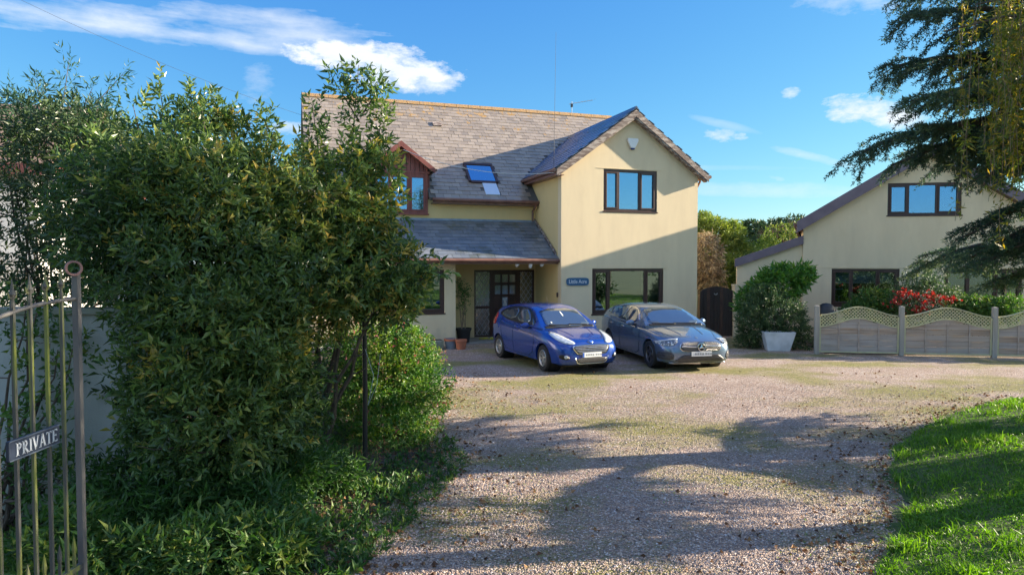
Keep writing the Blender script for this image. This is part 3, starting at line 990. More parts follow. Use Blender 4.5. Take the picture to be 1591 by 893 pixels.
# ridge tiles
u = UL - .12
k = 0
while u < UR + .1:
    L_ = .44
    mb = MB()
    prof = [(-.13, -.10), (-.05, .015), (0, .04), (.05, .015), (.13, -.10), (.0, -.02)]
    vs = [(x_, RV + a, RZ + .05 + b) for x_ in (u, u + L_) for a, b in prof]
    n = len(prof)
    mb.add(vs, [tuple(range(n)), tuple(range(2 * n - 1, n - 1, -1))] + [((i + 1) % n, i, i + n, (i + 1) % n + n) for i in range(n)])
    mb.build('ridge_tile', M['ridge'], rmain)
    u += L_ + .012
v_ = -.24
while v_ < BACKV - .3:
    L_ = .42
    prof = [(-.12, -.10), (0, .035), (.12, -.10), (0, -.04)]
    vs = [(WW / 2 + a, y_, APEX + .05 + b) for y_ in (v_, v_ + L_) for a, b in prof]
    MB().add(vs, [(0, 1, 2, 3), (7, 6, 5, 4), (1, 0, 4, 5), (2, 1, 5, 6), (3, 2, 6, 7), (0, 3, 7, 4)]).build('ridge_tile', M['slate2'], rwing)
    v_ += L_ + .01
# bargeboards of the wing gable, gutters, fascia
for s in (-1, 1):
    ue = WW / 2 + s * (hw - .01)
    a = [(WW / 2, APEX - .03), (ue, EAVE - .03), (ue, EAVE - .21), (WW / 2 , APEX - .23)]
    MB().prism(a, -.245, -.205).build('bargeboard', M['barge'], house)
    b = [(WW / 2, APEX - .235), (ue - s * .06, EAVE - .175), (ue - s * .06, EAVE - .225), (WW / 2, APEX - .285)]
    MB().prism(b, -.225, -.05).build('bargeboard_trim', M['barge'], house)
    MB().slab([(WW / 2, -.204, APEX - .11), (ue, -.204, EAVE - .11), (ue, .02, EAVE - .11), (WW / 2, .02, APEX - .11)], (s * PITCH_W, 0, 1), .02).build('soffit', M['barge'], house)
def gutter(path, r=.055, name='gutter'):
    return MB().tube(path, r, 8).build(name, M['gutter'], house, smooth=True)
veL = (VM - .28) + (EAVE - EM) / SM
gutter([(WW / 2 - hw - .05, -.22, EAVE - .06), (WW / 2 - hw - .05, veL, EAVE - .075)])
MB().box(WW / 2 - hw, WW / 2 - hw + .03, -.2, veL + .1, EAVE - .20, EAVE - .03).build('fascia', M['gutter'], house)
MB().box(WW / 2 - hw + .03, 0, -.2, veL, EAVE - .2, EAVE - .18).build('soffit', M['gutter'], house)
gutter([(WW / 2 + hw + .05, -.22, EAVE - .06), (WW / 2 + hw + .05, 7, EAVE - .06)])
gutter([(WW + .1, .1, 5.05), (WW + .16, .12, 4.95), (WW + .05, .14, 4.75)], .035, 'downpipe')
MB().box(-3.42, 0, VM - .30, VM - .27, EM - .17, EM - .02).build('fascia', M['gutter'], house)
MB().box(UL, -5.35, VM - .30, VM - .27, EM - .17, EM - .02).build('fascia', M['gutter'], house)
MB().box(-3.42, 0, VM - .27, VM, EM - .17, EM - .15).build('soffit', M['brownpvc'], house)
gutter([(-3.42, VM - .36, EM - .05), (-.02, VM - .36, EM - .06)])
gutter([(UL, PV0 - .08, PZ0 - .05), (-.02, PV0 - .08, PZ0 - .06)])
MB().box(UL, -.02, PV0 - .03, PV0, PZ0 - .16, PZ0 - .02).build('fascia', M['gutter'], house)
gutter([(-.12, VM - .34, EM - .08), (-.12, VM - .30, EM - .2), (-.12, VM - .06, EM - .32), (-.12, VM - .06, PZ1 + .02)], .034, 'downpipe')
MB().box(UL, -.02, VM - .045, VM - .004, PZ1 - .10, PZ1 + .055).build('lead_flashing', M['lead'], house)
MB().slab([(-.03, .3, PZ0 + .10), (-.03, VM - .02, PZ1 + .03), (-.03, VM - .02, PZ1 + .12), (-.03, .3, PZ0 + .19)], (-1, 0, 0), -.02).build('lead_flashing', M['barge'], house)
# drip beads over the wing windows
for z, a, b in ((2.235, .82, 3.62), (5.205, 1.14, 3.38)):
    MB().box(a, b, -.012, .002, z, z + .012).build('drip_bead', M['cream'], house)

wl = build_window(house, *[low[i] for i in (0, 1, 2, 3)], .03, (1.57, 2.80), M['brownpvc'], glass='glass_low', casement=(0, 2))
wu = build_window(house, *upp, .03, (1.87, 2.58), M['brownpvc'], casement=(0, 2))
build_window(house, *lw, .75, (-4.3,), M['brownpvc'], glass='glass_low', casement=(0, 1))
# curtains in the upper window
for a, b in ((1.45, 1.62), (2.72, 3.08)):
    MB().box(a, b, .22, .24, 4.0, 5.1).build('curtain', M['net'], wu)

# dormer
def dormer():
    d0 = VM - .02
    cu, hwid, zt, ze = -4.36, .92, 6.0, 5.22
    sl = (zt - ze) / (hwid + .1)
    w = build_window(house, -5.2, -3.52, 3.88, 5.1, d0 - .03, (-4.64, -4.08), M['redwood'], fw=.085, casement=(0, 1, 2))
    w['label'] = 'red-brown framed dormer window with half-drawn white blinds'
    for a, b in ((-5.1, -4.68), (-4.6, -4.12), (-4.04, -3.6)):
        MB().box(a, b, d0 + .07, d0 + .08, 4.52, 5.02).build('blind', M['blind'], w)
    # vertical boards in the little gable
    dr = MB().box(-5.25, -3.47, d0 - .05, d0 + .05, 5.1, 5.17).build('dormer', M['redwood'], house)
    x = -5.22
    while x < -3.55:
        a, b = x + .006, x + .125
        za = min(zt - abs(a - cu) * sl, zt - abs(b - cu) * sl) - .12
        zb_ = za
        if za > 5.2:
            MB().prism([(a, 5.17), (b, 5.17), (b, zt - abs(b - cu) * sl - .1), (a, zt - abs(a - cu) * sl - .1)], d0 - .03, d0).build('board', M['redwood'], dr)
        x += .131
    for s in (-1, 1):
        ue = cu + s * (hwid + .1)
        vb = (VM - .28) + (ze - EM) / SM
        vt = (VM - .28) + (zt - EM) / SM
        n = Vector((s * sl, 0, 1))
        MB().slab([(cu, d0 - .25, zt + (s > 0) * .001), (ue, d0 - .25, ze), (ue, vb + .1, ze), (cu, vt + .1, zt + (s > 0) * .001)], n, .07).build('dormer_roof', M['slate'], dr)
        MB().prism([(cu, zt + .02), (ue, ze + .02), (ue, ze - .13), (cu, zt - .15)], d0 - .275, d0 - .25).build('bargeboard', M['redwood'], dr)
        MB().tube([(ue + s * .03, d0 - .25, ze - .03), (ue + s * .03, vb, ze - .03)], .045, 6).build('gutter', M['gutter'], dr)
    # three overlapping metal-edged courses on the right pitch, as in the photo
    for i in range(5):
        t0 = .08 + i * .17
        u0 = cu + t0; u1 = cu + t0 + .17
        MB().slab([(u0, d0 - .24, zt - t0 * sl + .03), (u1, d0 - .24, zt - (t0 + .17) * sl + .02), (u1, d0 + 1.6 - t0, zt - (t0 + .17) * sl + .02), (u0, d0 + 1.6 - t0, zt - t0 * sl + .03)],
                  (sl, 0, 1), .014).build('roof_course', M['redwood'], dr)
    for s, uu in ((-1, cu - hwid), (1, cu + hwid - .04)):
        MB().prism([(uu, 4.0), (uu + .04, 4.0), (uu + .04, 5.2), (uu, 5.2)], d0 + .1, d0 + .9).build('cheek', M['redwood'], dr)
dormer()

# roof window, open, with the pale panel below
rw = MB()
def onroof(u, v, h=0):
    n = Vector((0, -SM, 1)).normalized()
    return Vector((u, v, mainz(v))) + n * h
def roofbox(mb, u0, u1, v0, v1, h0, h1, lift=0):
    n = Vector((0, -SM, 1)).normalized()
    b = [onroof(u0, v0, h0), onroof(u1, v0, h0), onroof(u1, v1, h0), onroof(u0, v1, h0)]
    t = [onroof(u0, v0, h1 + lift), onroof(u1, v0, h1 + lift), onroof(u1, v1, h1), onroof(u0, v1, h1)]
    return mb.add(b + t, [(0, 3, 2, 1), (4, 5, 6, 7), (0, 1, 5, 4), (1, 2, 6, 5), (2, 3, 7, 6), (3, 0, 4, 7)])
f = MB()
roofbox(f, -2.13, -2.05, 2.50, 3.25, -.02, .09); roofbox(f, -1.23, -1.15, 2.50, 3.25, -.02, .09)
roofbox(f, -2.13, -1.15, 3.18, 3.26, -.02, .10); roofbox(f, -2.05, -1.23, 2.47, 2.55, -.02, .07)
rwf = f.build('roof_window', M['brownpvc'], house, bevel=.004)
g = MB(); roofbox(g, -2.06, -1.24, 2.54, 3.19, .05, .075, .0); g.build('pane', M['skyglass'], rwf)
g = MB(); roofbox(g, -1.70, -1.24, 2.02, 2.49, .015, .05); g.build('lower_panel', M['palepanel'], rwf)
# roof vent slate
g = MB(); roofbox(g, -2.75, -2.45, 4.95, 5.13, 0, .08, .0); g.build('roof_vent', M['barge'], rmain)

# front door and leaded sidelights
def leaded(u0, u1, z0, z1, v, parent, pitch=.16):
    """lead cames in a diamond lattice"""
    mb = MB()
    def clipl(p, q):
        # Liang-Barsky against the light
        t0, t1 = 0., 1.
        dx, dz = q[0] - p[0], q[1] - p[1]
        for pp, qq in ((-dx, p[0] - u0), (dx, u1 - p[0]), (-dz, p[1] - z0), (dz, z1 - p[1])):
            if abs(pp) < 1e-9:
                if qq < 0: return None
            else:
                r = qq / pp
                if pp < 0: t0 = max(t0, r)
                else: t1 = min(t1, r)
        if t0 >= t1: return None
        return (p[0] + t0 * dx, p[1] + t0 * dz), (p[0] + t1 * dx, p[1] + t1 * dz)
    H = z1 - z0
    i = -int(H / pitch) - 3
    while i < (u1 - u0) / pitch + H / pitch + 3:
        for s in (1, -1):
            a = (u0 + i * pitch, z0 if s > 0 else z1)
            b = (a[0] + H / 1.45, z1 if s > 0 else z0)
            c = clipl(a, b)
            if c:
                (x0, y0), (x1, y1) = c
                d = Vector((x1 - x0, 0, y1 - y0)).normalized(); nn = Vector((-d.z, 0, d.x)) * .006
                A_, B_ = Vector((x0, v, y0)), Vector((x1, v, y1))
                q = [A_ - nn, B_ - nn, B_ + nn, A_ + nn]
                mb.add(q + [p + Vector((0, .008, 0)) for p in q], [(0, 1, 2, 3), (7, 6, 5, 4), (0, 4, 5, 1), (1, 5, 6, 2), (2, 6, 7, 3), (3, 7, 4, 0)])
        i += 1
    if mb.v:
        o = mb.build('lead_lattice', M['lattice_lead'], parent)
dv = VM + .05
du0, du1, dz0, dz1 = door_o
fr = MB()
fr.box(du0, du1, dv, dv + .09, dz1 - .06, dz1).box(du0, du1, dv - .05, dv + .09, dz0, dz0 + .05)
for a in (du0, -1.52, -.57, du1 - .06):
    fr.box(a, a + .06, dv, dv + .09, dz0 + .05, dz1 - .06)
door = fr.build('door_frame', M['doorwood'], house, bevel=.004)
for a, b in ((du0 + .06, -1.52), (-.51, du1 - .06)):
    MB().box(a, b, dv + .02, dv + .06, .95, 1.03).build('rail', M['doorwood'], door)
    MB().box(a, b, dv + .04, dv + .05, dz0 + .05, dz1 - .06).build('sidelight', M['glass_obs'], door)
    leaded(a, b, 1.03, dz1 - .06, dv + .022, door)
    leaded(a, b, dz0 + .05, .95, dv + .022, door)
leaf = MB()
a, b = -1.46, -.57
gx = [a + .11, a + .30, a + .355, a + .545, a + .60, a + .79]
zs_ = [1.78, 2.02, 1.40, 1.68]
# stiles, rails
leaf.box(a, a + .11, dv + .01, dv + .06, .11, 2.11).box(b - .10, b, dv + .01, dv + .06, .11, 2.11)
leaf.box(a + .11, b - .10, dv + .01, dv + .06, 2.02, 2.11).box(a + .11, b - .10, dv + .01, dv + .06, 1.68, 1.78)
leaf.box(a + .11, b - .10, dv + .01, dv + .06, 1.30, 1.40).box(a + .11, b - .10, dv + .01, dv + .06, .92, 1.0)
leaf.box(a + .11, b - .10, dv + .01, dv + .06, .11, .26)
for x0, x1 in ((gx[1], gx[2]), (gx[3], gx[4])):
    leaf.box(x0, x1, dv + .01, dv + .06, 1.0, 2.02)
leaf.box(a + .11, a + .30, dv + .02, dv + .05, 1.0, 1.3).box(a + .60, a + .79, dv + .02, dv + .05, 1.0, 1.3)
leaf.box(a + .13, b - .12, dv + .022, dv + .05, .26, .92)
dl = leaf.build('door', M['doorwood'], house, bevel=.005)
for z0, z1 in ((1.78, 2.02), (1.40, 1.68)):
    for x0, x1 in ((gx[0], gx[1]), (gx[2], gx[3]), (gx[4], gx[5])):
        MB().box(x0, x1, dv + .035, dv + .045, z0, z1).build('pane', M['glass_obs'], dl)
        c = (x0 + x1) / 2
        MB().prism([(x0 + .01, z1), (x1 - .01, z1), (c + .04 + .02 * (c > a + .5), z0 + .01), (c - .04, z0 + .01)], dv + .055, dv + .06).build('curtain', M['net'], dl)
MB().box(gx[2], gx[3], dv + .035, dv + .045, 1.0, 1.3).build('pane', M['glass_obs'], dl)
MB().prism([(gx[2] + .02, 1.28), (gx[3] - .02, 1.28), (gx[2] + .13, 1.16), (gx[3] - .02, 1.02), (gx[2] + .02, 1.02), (gx[2] + .06, 1.16)], dv + .03, dv + .034).build('curtain', M['net'], dl)
MB().box(a + .33, a + .56, dv - .002, dv + .01, .90, .94).build('letterbox', M['alu'], dl)
MB().tube([(b - .05, dv + .01, 1.02), (b - .05, dv - .04, 1.02), (b - .15, dv - .04, 1.02)], .012, 6).build('handle', M['alu'], dl)
for a_, b_ in ((.27, .55), (.6, .88)):
    MB().box(gx[0] + .04, gx[5] - .03, dv + .008, dv + .022, a_, b_).build('panel', M['doorwood'], dl, bevel=.006)
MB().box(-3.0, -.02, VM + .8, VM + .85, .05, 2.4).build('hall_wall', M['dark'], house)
# step, doormat and clutter
tag(MB().box(-2.95, -.02, .95, VM - .01, 0, .05).build('porch_step', M['concrete'], house), None)

# alarm box, sign, lamps, aerials: things of their own fixed to the house
def world(p):
    return HM @ Vector(p)
al = empty('alarm_box', world((2.30, -.01, 6.0)), YAW, 'white wedge-shaped burglar alarm box high in the shaded gable', 'alarm box')
MB().prism([(-.17, .13), (.17, .13), (.18, .05), (.07, -.16), (-.07, -.16), (-.18, .05)], -.075, 0).build('cover', M['white'], al, bevel=.015)
MB().prism([(-.07, -.162), (.07, -.162), (.05, -.205), (-.05, -.205)], -.06, -.01).build('lens', mat('alarm_lens', (.02, .04, .2), rough=.2), al, bevel=.008)

def text_mesh(txt, size, m, parent, loc, rx=R(90), ext=.003, name='lettering', scale=(1, 1, 1), align='CENTER', bold=0):
    c = bpy.data.curves.new(name, 'FONT')
    c.body = txt; c.size = size; c.extrude = ext; c.align_x = align; c.align_y = 'CENTER'
    c.offset = bold
    c.resolution_u = 3
    o = bpy.data.objects.new(name, c); COL.objects.link(o)
    dg = bpy.context.evaluated_depsgraph_get()
    me = bpy.data.meshes.new_from_object(o.evaluated_get(dg))
    bpy.data.objects.remove(o)
    o = bpy.data.objects.new(name, me); COL.objects.link(o)
    me.materials.clear(); me.materials.append(m)
    o.parent = parent; o.location = loc; o.rotation_euler = (rx, 0, 0); o.scale = scale
    return o
sg = empty('house_name_sign', world((.52, -.012, 1.84)), YAW, 'blue oval-ended sign reading Little Acre on the wing wall left of the window', 'sign')
pl = []
for i in range(28):
    t = 2 * math.pi * i / 28
    x = .36 * (1 if math.cos(t) > 0 else -1) * abs(math.cos(t)) ** .35
    z = .115 * (1 if math.sin(t) > 0 else -1) * abs(math.sin(t)) ** .45
    pl.append((x, z))
MB().prism(pl, -.02, 0).build('board', M['signblue'], sg)
text_mesh('Little Acre', .155, M['letter'], sg, (0, -.024, -.002), bold=.003, scale=(.86, 1, 1))
mb = MB().box(-.025, .025, -.04, 0, -.07, .07)
o = tag(mb.build('meter_box', M['brownpvc'], None, bevel=.006, loc=world((-.03, .18, 1.45)), rot=(0, 0, YAW + R(-90))), 'small brown bell box on the side wall beside the porch corner', 'bell box')
for i, (uu, lab) in enumerate(((-2.02 + .75, 'leftmost white floodlight hanging under the porch gutter'), (-.86, 'middle white floodlight of three under the porch gutter, pointing down'), (-.5, 'rightmost white floodlight under the porch gutter'))):
    l = empty('floodlight', world((uu, .32, 2.42)), YAW, lab, 'floodlight', 'floodlights under the porch gutter')
    MB().tube([(0, 0, 0), (0, -.04, -.05)], .02, 6).build('bracket', M['black'] if i == 1 else M['white'], l)
    MB().lathe([(0, -.12), (.03, -.12), (.055, -.07), (.06, 0), (.045, .03), (0, .035)], 14,
               Matrix.Translation((0, -.07, -.06)) @ Matrix.Rotation(R(20 if i == 1 else 60), 4, 'X')).build('lamp_head', M['white'], l, smooth=True)
# radio whip and television aerial
tag(MB().tube([world((-.28, -.1, 5.0)), world((-.26, -.1, 6.4)), world((-.22, -.1, 9.0))], [.008, .006, .003], 5).build('whip_aerial', M['wire']),
    'tall thin whip aerial rising from the left eave corner of the gabled wing', 'aerial')
ta = empty('television_aerial', world((3.1, RV + .3, 8.0)), YAW, 'small television aerial standing behind the right end of the ridge', 'aerial')
MB().tube([(0, 0, -.3), (0, 0, .72)], .015, 6).build('mast', M['alu'], ta)
MB().tube([(-.1, 0, .62), (.95, .1, .86)], .01, 5).build('boom', M['alu'], ta)
for i in range(8):
    t = i / 7
    x, z = -.05 + 1.0 * t, .62 + .24 * t
    MB().tube([(x, -.16, z), (x, .16, z)], .005, 4).build('element', M['alu'], ta)
MB().box(-.03, .03, -.05, .05, .5, .62).build('clamp', M['black'], ta)
# overhead cables
def cable(name, a, b, sag, r, m, label, n=16):
    pts = []
    for i in range(n + 1):
        t = i / n
        p = Vector(a).lerp(Vector(b), t); p.z -= sag * 4 * t * (1 - t)
        pts.append(p)
    return tag(MB().tube(pts, r, 4).build(name, m), label, 'cable')
cable('cable', world((-4.3, 1.86, 5.75)), world((-.25, -.1, 5.0)), .28, .011, M['palewire'], 'pale cable sagging from the dormer gable across to the wing eave')
cable('cable', world((-7.0, 5.3, 7.25)), (-15.5, 19, 10.6), .25, .005, M['wire'], 'dark overhead wire rising leftwards from the left gable into the sky')

# ------------------------------------------------------------------ doorstep things
def pot(name, loc, prof, m, label, cat, soil_r, soil_z, group=None):
    e = empty(name, loc, 0, label, cat, group)
    MB().lathe(prof, 24).build('pot', m, e, smooth=True)
    MB().lathe([(0, soil_z), (soil_r, soil_z - .004)], 18).build('soil', M['soil'], e)
    return e
def wp(x, y, d):
    return ((x - 795.5) / F_PX * d, d, 0)
p = wp(720, 530, 20.15); tub = pot('plant_tub', (p[0], p[1], .05), [(.10, 0), (.17, 0), (.215, .36), (.24, .36), (.24, .42), (.215, .42), (.20, .36)], M['black'],
    'large black plastic tub holding a leggy shrub left of the front door', 'plant pot', .2, .38)
p = wp(700, 545, 19.0); bp_ = pot('flower_pot', p, [(.09, 0), (.13, 0), (.165, .16), (.17, .22), (.185, .22), (.18, .28), (.165, .28), (.15, .22)], M['bluepot'],
    'blue-grey glazed pot with a terracotta rim in front of the bay corner', 'plant pot', .15, .25, 'small pots beside the porch')
MB().lathe([(.172, .222), (.19, .222), (.187, .285), (.168, .285)], 24).build('rim', M['terracotta'], bp_, smooth=True)
p = wp(716, 545, 18.9); pot('flower_pot', p, [(.08, 0), (.12, 0), (.15, .17), (.155, .22), (.172, .22), (.165, .27), (.15, .27), (.14, .21)], M['terracotta'],
    'plain terracotta pot right of the blue one, in front of the black tub', 'plant pot', .14, .24, 'small pots beside the porch')
p = wp(672, 545, 18.9)
tr = empty('stone_trough', p, YAW, 'mossy grey stone trough under the bay window, left of the pots', 'trough')
MB().box(-.3, .28, -.16, .16, 0, .25).build('trough', M['stone'], tr, bevel=.03)
MB().box(-.27, .25, -.13, .13, .24, .256).build('soil', M['soil'], tr)
tag(MB().box(-.42, .42, -.2, .2, 0, .02).build('doormat', M['mat_blue'], None, loc=world((-.95, 1.72, .055)), rot=(0, 0, YAW), bevel=.006),
    'bright blue doormat on the step outside the front door', 'doormat')
mb = MB()
for i in range(9):
    a = random.uniform(0, 6.28)
    x0, y0 = random.uniform(-.2, .2), random.uniform(-.07, .07)
    mb.tube([(x0, y0, .02), (x0 + .1 * math.cos(a), y0 + .05 * math.sin(a), .045), (x0 + .18 * math.cos(a), y0 + .1 * math.sin(a), .015)], [.02, .024, .012], 6)
tag(mb.build('rubber_gloves', M['yellowcloth'], None, loc=world((-1.75, 1.45, .05)), smooth=True), 'yellow rubbery items lying on the step left of the doormat', 'gloves')

# ------------------------------------------------------------------ the bungalow
BY = R(-9)
bung = empty('bungalow', (9.16, 21.5, 0), BY, 'cream gabled bungalow with purple-brown verge boards behind the lattice fence', 'house')
BS = .61
btop = lambda t: 3.60 + BS * (min(t, 7.2 - t) + .0)
bl, br_, bu = (.86, 2.84, 1.06, 2.21), (4.10, 6.27, 1.06, 2.21), (2.45, 4.55, 3.85, 4.84)
wall_panel('front_wall', M['cream2'], bung, btop, 0, 7.2, 0, 0, .25, [bl, br_, bu], brk=(3.6,))
MB().box(0, .25, .25, 9, 0, 3.6).build('side_wall', M['cream2'], bung)
MB().box(6.95, 7.2, .25, 9, 0, 3.6).build('side_wall', M['cream2'], bung)
MB().prism([(0, 0), (7.2, 0), (7.2, 3.6), (3.6, 5.75), (0, 3.6)], 9.0, 9.25).build('back_wall', M['cream2'], bung)
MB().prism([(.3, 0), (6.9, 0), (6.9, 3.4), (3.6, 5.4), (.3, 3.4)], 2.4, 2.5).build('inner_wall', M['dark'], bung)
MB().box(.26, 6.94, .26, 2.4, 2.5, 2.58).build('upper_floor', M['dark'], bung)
for s in (-1, 1):
    c = 3.6; e = 3.6 + s * 3.85
    zt, ze = 5.98, 5.98 - BS * 3.85
    mb = MB().slab([(c, -.2, zt), (e, -.2, ze), (e, 9.4, ze), (c, 9.4, zt)], (s * BS, 0, 1), .12)
    rf = mb.build('roof', M['rooftile_brown'], bung)
    MB().prism([(c, zt + .05), (e, ze + .05), (e, ze - .30), (c, zt - .32)], -.245, -.2).build('verge_board', M['fascia'], bung, bevel=.004)
    MB().slab([(c, -.2, zt - .30), (e, -.2, ze - .28), (e, .0, ze - .28), (c, .0, zt - .30)], (s * BS, 0, 1), .02).build('soffit', M['brownpvc'], bung)
    MB().tube([(e + s * .05, -.2, ze - .05), (e + s * .05, 9.3, ze - .05)], .055, 8).build('gutter', M['gutter'], bung)
    MB().box(min(e, e - s * .04), max(e, e - s * .04), -.19, 9.3, ze - .28, ze - .06).build('fascia', M['fascia'], bung)
MB().box(-.002, 7.2, -.014, .0, 2.235, 2.25).build('render_bead', M['cream2'], bung)
bw1 = build_window(bung, *bl, .03, (1.47, 2.2), M['brownpvc'], glass='glass_low', casement=(0, 2))
bw2 = build_window(bung, *br_, .03, (4.80, 5.53), M['brownpvc'], glass='glass_low', casement=(0, 2))
bw3 = build_window(bung, *bu, .03, (3.05, 3.86), M['brownpvc'], casement=(0, 2))
for w, (a, b, z0, z1) in ((bw1, (1.0, 2.7, 1.75, 2.13)), (bw2, (4.2, 6.2, 1.72, 2.13))):
    MB().box(a, b, .24, .25, z0, z1).build('net_curtain', M['net'], w)
for a, b in ((3.95, 4.4),):
    n = 9
    for i in range(n):
        x = a + (b - a) * i / n
        MB().tube([(x + .025, .24, 3.95), (x + .025, .24, 4.76)], .026, 6).build('curtain_fold', M['net'], bw3, smooth=True)
# ornament hoops standing inside the left window
hp = empty('window_ornament', bung.matrix_world @ Vector((0, 0, 0)), BY, 'pale ring-shaped ornament on a stand inside the bungalow left window', 'ornament')
hp.location = Matrix.Translation((9.16, 21.5, 0)) @ Matrix.Rotation(BY, 4, 'Z') @ Vector((1.18, .30, 1.15))
pts = [(.19 * math.cos(t), 0, .42 + .22 * math.sin(t)) for t in [2 * math.pi * i / 24 for i in range(25)]]
MB().tube(pts, .016, 6, cap=False).build('ring', M['yellow'], hp, smooth=True)
MB().tube([(0, 0, 0), (0, 0, .2)], .015, 6).build('stand', M['white'], hp)
MB().box(-.14, .12, 0, .03, .40, .43).build('bar', M['white'], hp)
# lean-to on its left
lt = lambda t: 3.12 + .355 * t
mb = MB().prism([(-1.98, 0), (0, 0), (0, lt(0)), (-1.98, lt(-1.98))], .08, .3)
mb.box(-1.98, -1.75, .3, 6, 0, 2.3)
mb.build('lean_to_wall', M['cream2'], bung)
MB().slab([(-2.05, -.02, lt(-2.05) + .1), (-.01, -.02, lt(0) + .1), (-.01, 6, lt(0) + .1), (-2.05, 6, lt(-2.05) + .1)], (-.355, 0, 1), .09).build('lean_to_roof', M['rooftile_brown'], bung)
MB().prism([(-2.07, lt(-2.07) + .13), (-.005, lt(0) + .13), (-.005, lt(0) - .13), (-2.07, lt(-2.07) - .13)], -.06, -.02).build('verge_board', M['fascia'], bung, bevel=.004)

# the plan is not square: the flanks run back at a slant
for ch in [o for o in bpy.data.objects if o.parent is bung]:
    for v in ch.data.vertices:
        if v.co.y > .26:
            v.co.x += (v.co.y - .26) * .27
        elif v.co.y > -.3 and ch.name.startswith(('roof', 'lean_to_roof')):
            pass

# ------------------------------------------------------------------ side gate
gt = empty('garden_gate', (5.93, 21.45, 0), R(12), 'black stained arched plank gate between the wing and the bungalow', 'gate')
GW = 1.12
nP = 10
for i in range(nP):
    a, b = i * GW / nP + .003, (i + 1) * GW / nP - .003
    zt = lambda x: 1.50 + .15 * math.sin(math.pi * x / GW) ** .8
    MB().prism([(a, .06), (b, .06), (b, zt(b)), (a, zt(a))], random.uniform(-.004, .004), .025).build('plank', M['rustwood'] if i in (2, 6) else M['blackwood'], gt)
for z in (.3, .85, 1.35):
    MB().box(.02, GW - .02, .026, .06, z, z + .1).build('ledge', M['blackwood'], gt)
pts = [(.52 + .055 * math.cos(t), -.012, 1.44 + .05 * math.sin(t)) for t in [math.pi + math.pi * i / 8 for i in range(9)]]
MB().tube(pts, [.004, .01, .014, .016, .016, .016, .014, .01, .004], 5).build('handle_plate', M['alu'], gt)
gp = tag(MB().box(-.06, .09, -.09, .09, 0, 1.66).box(-.075, .105, -.105, .105, 1.66, 1.71).build('gate_pillar', M['cream2'], None, loc=(7.10, 21.72, 0), rot=(0, 0, R(12)), bevel=.008),
         'slim cream gate pillar between the black gate and the lean-to', 'pillar')

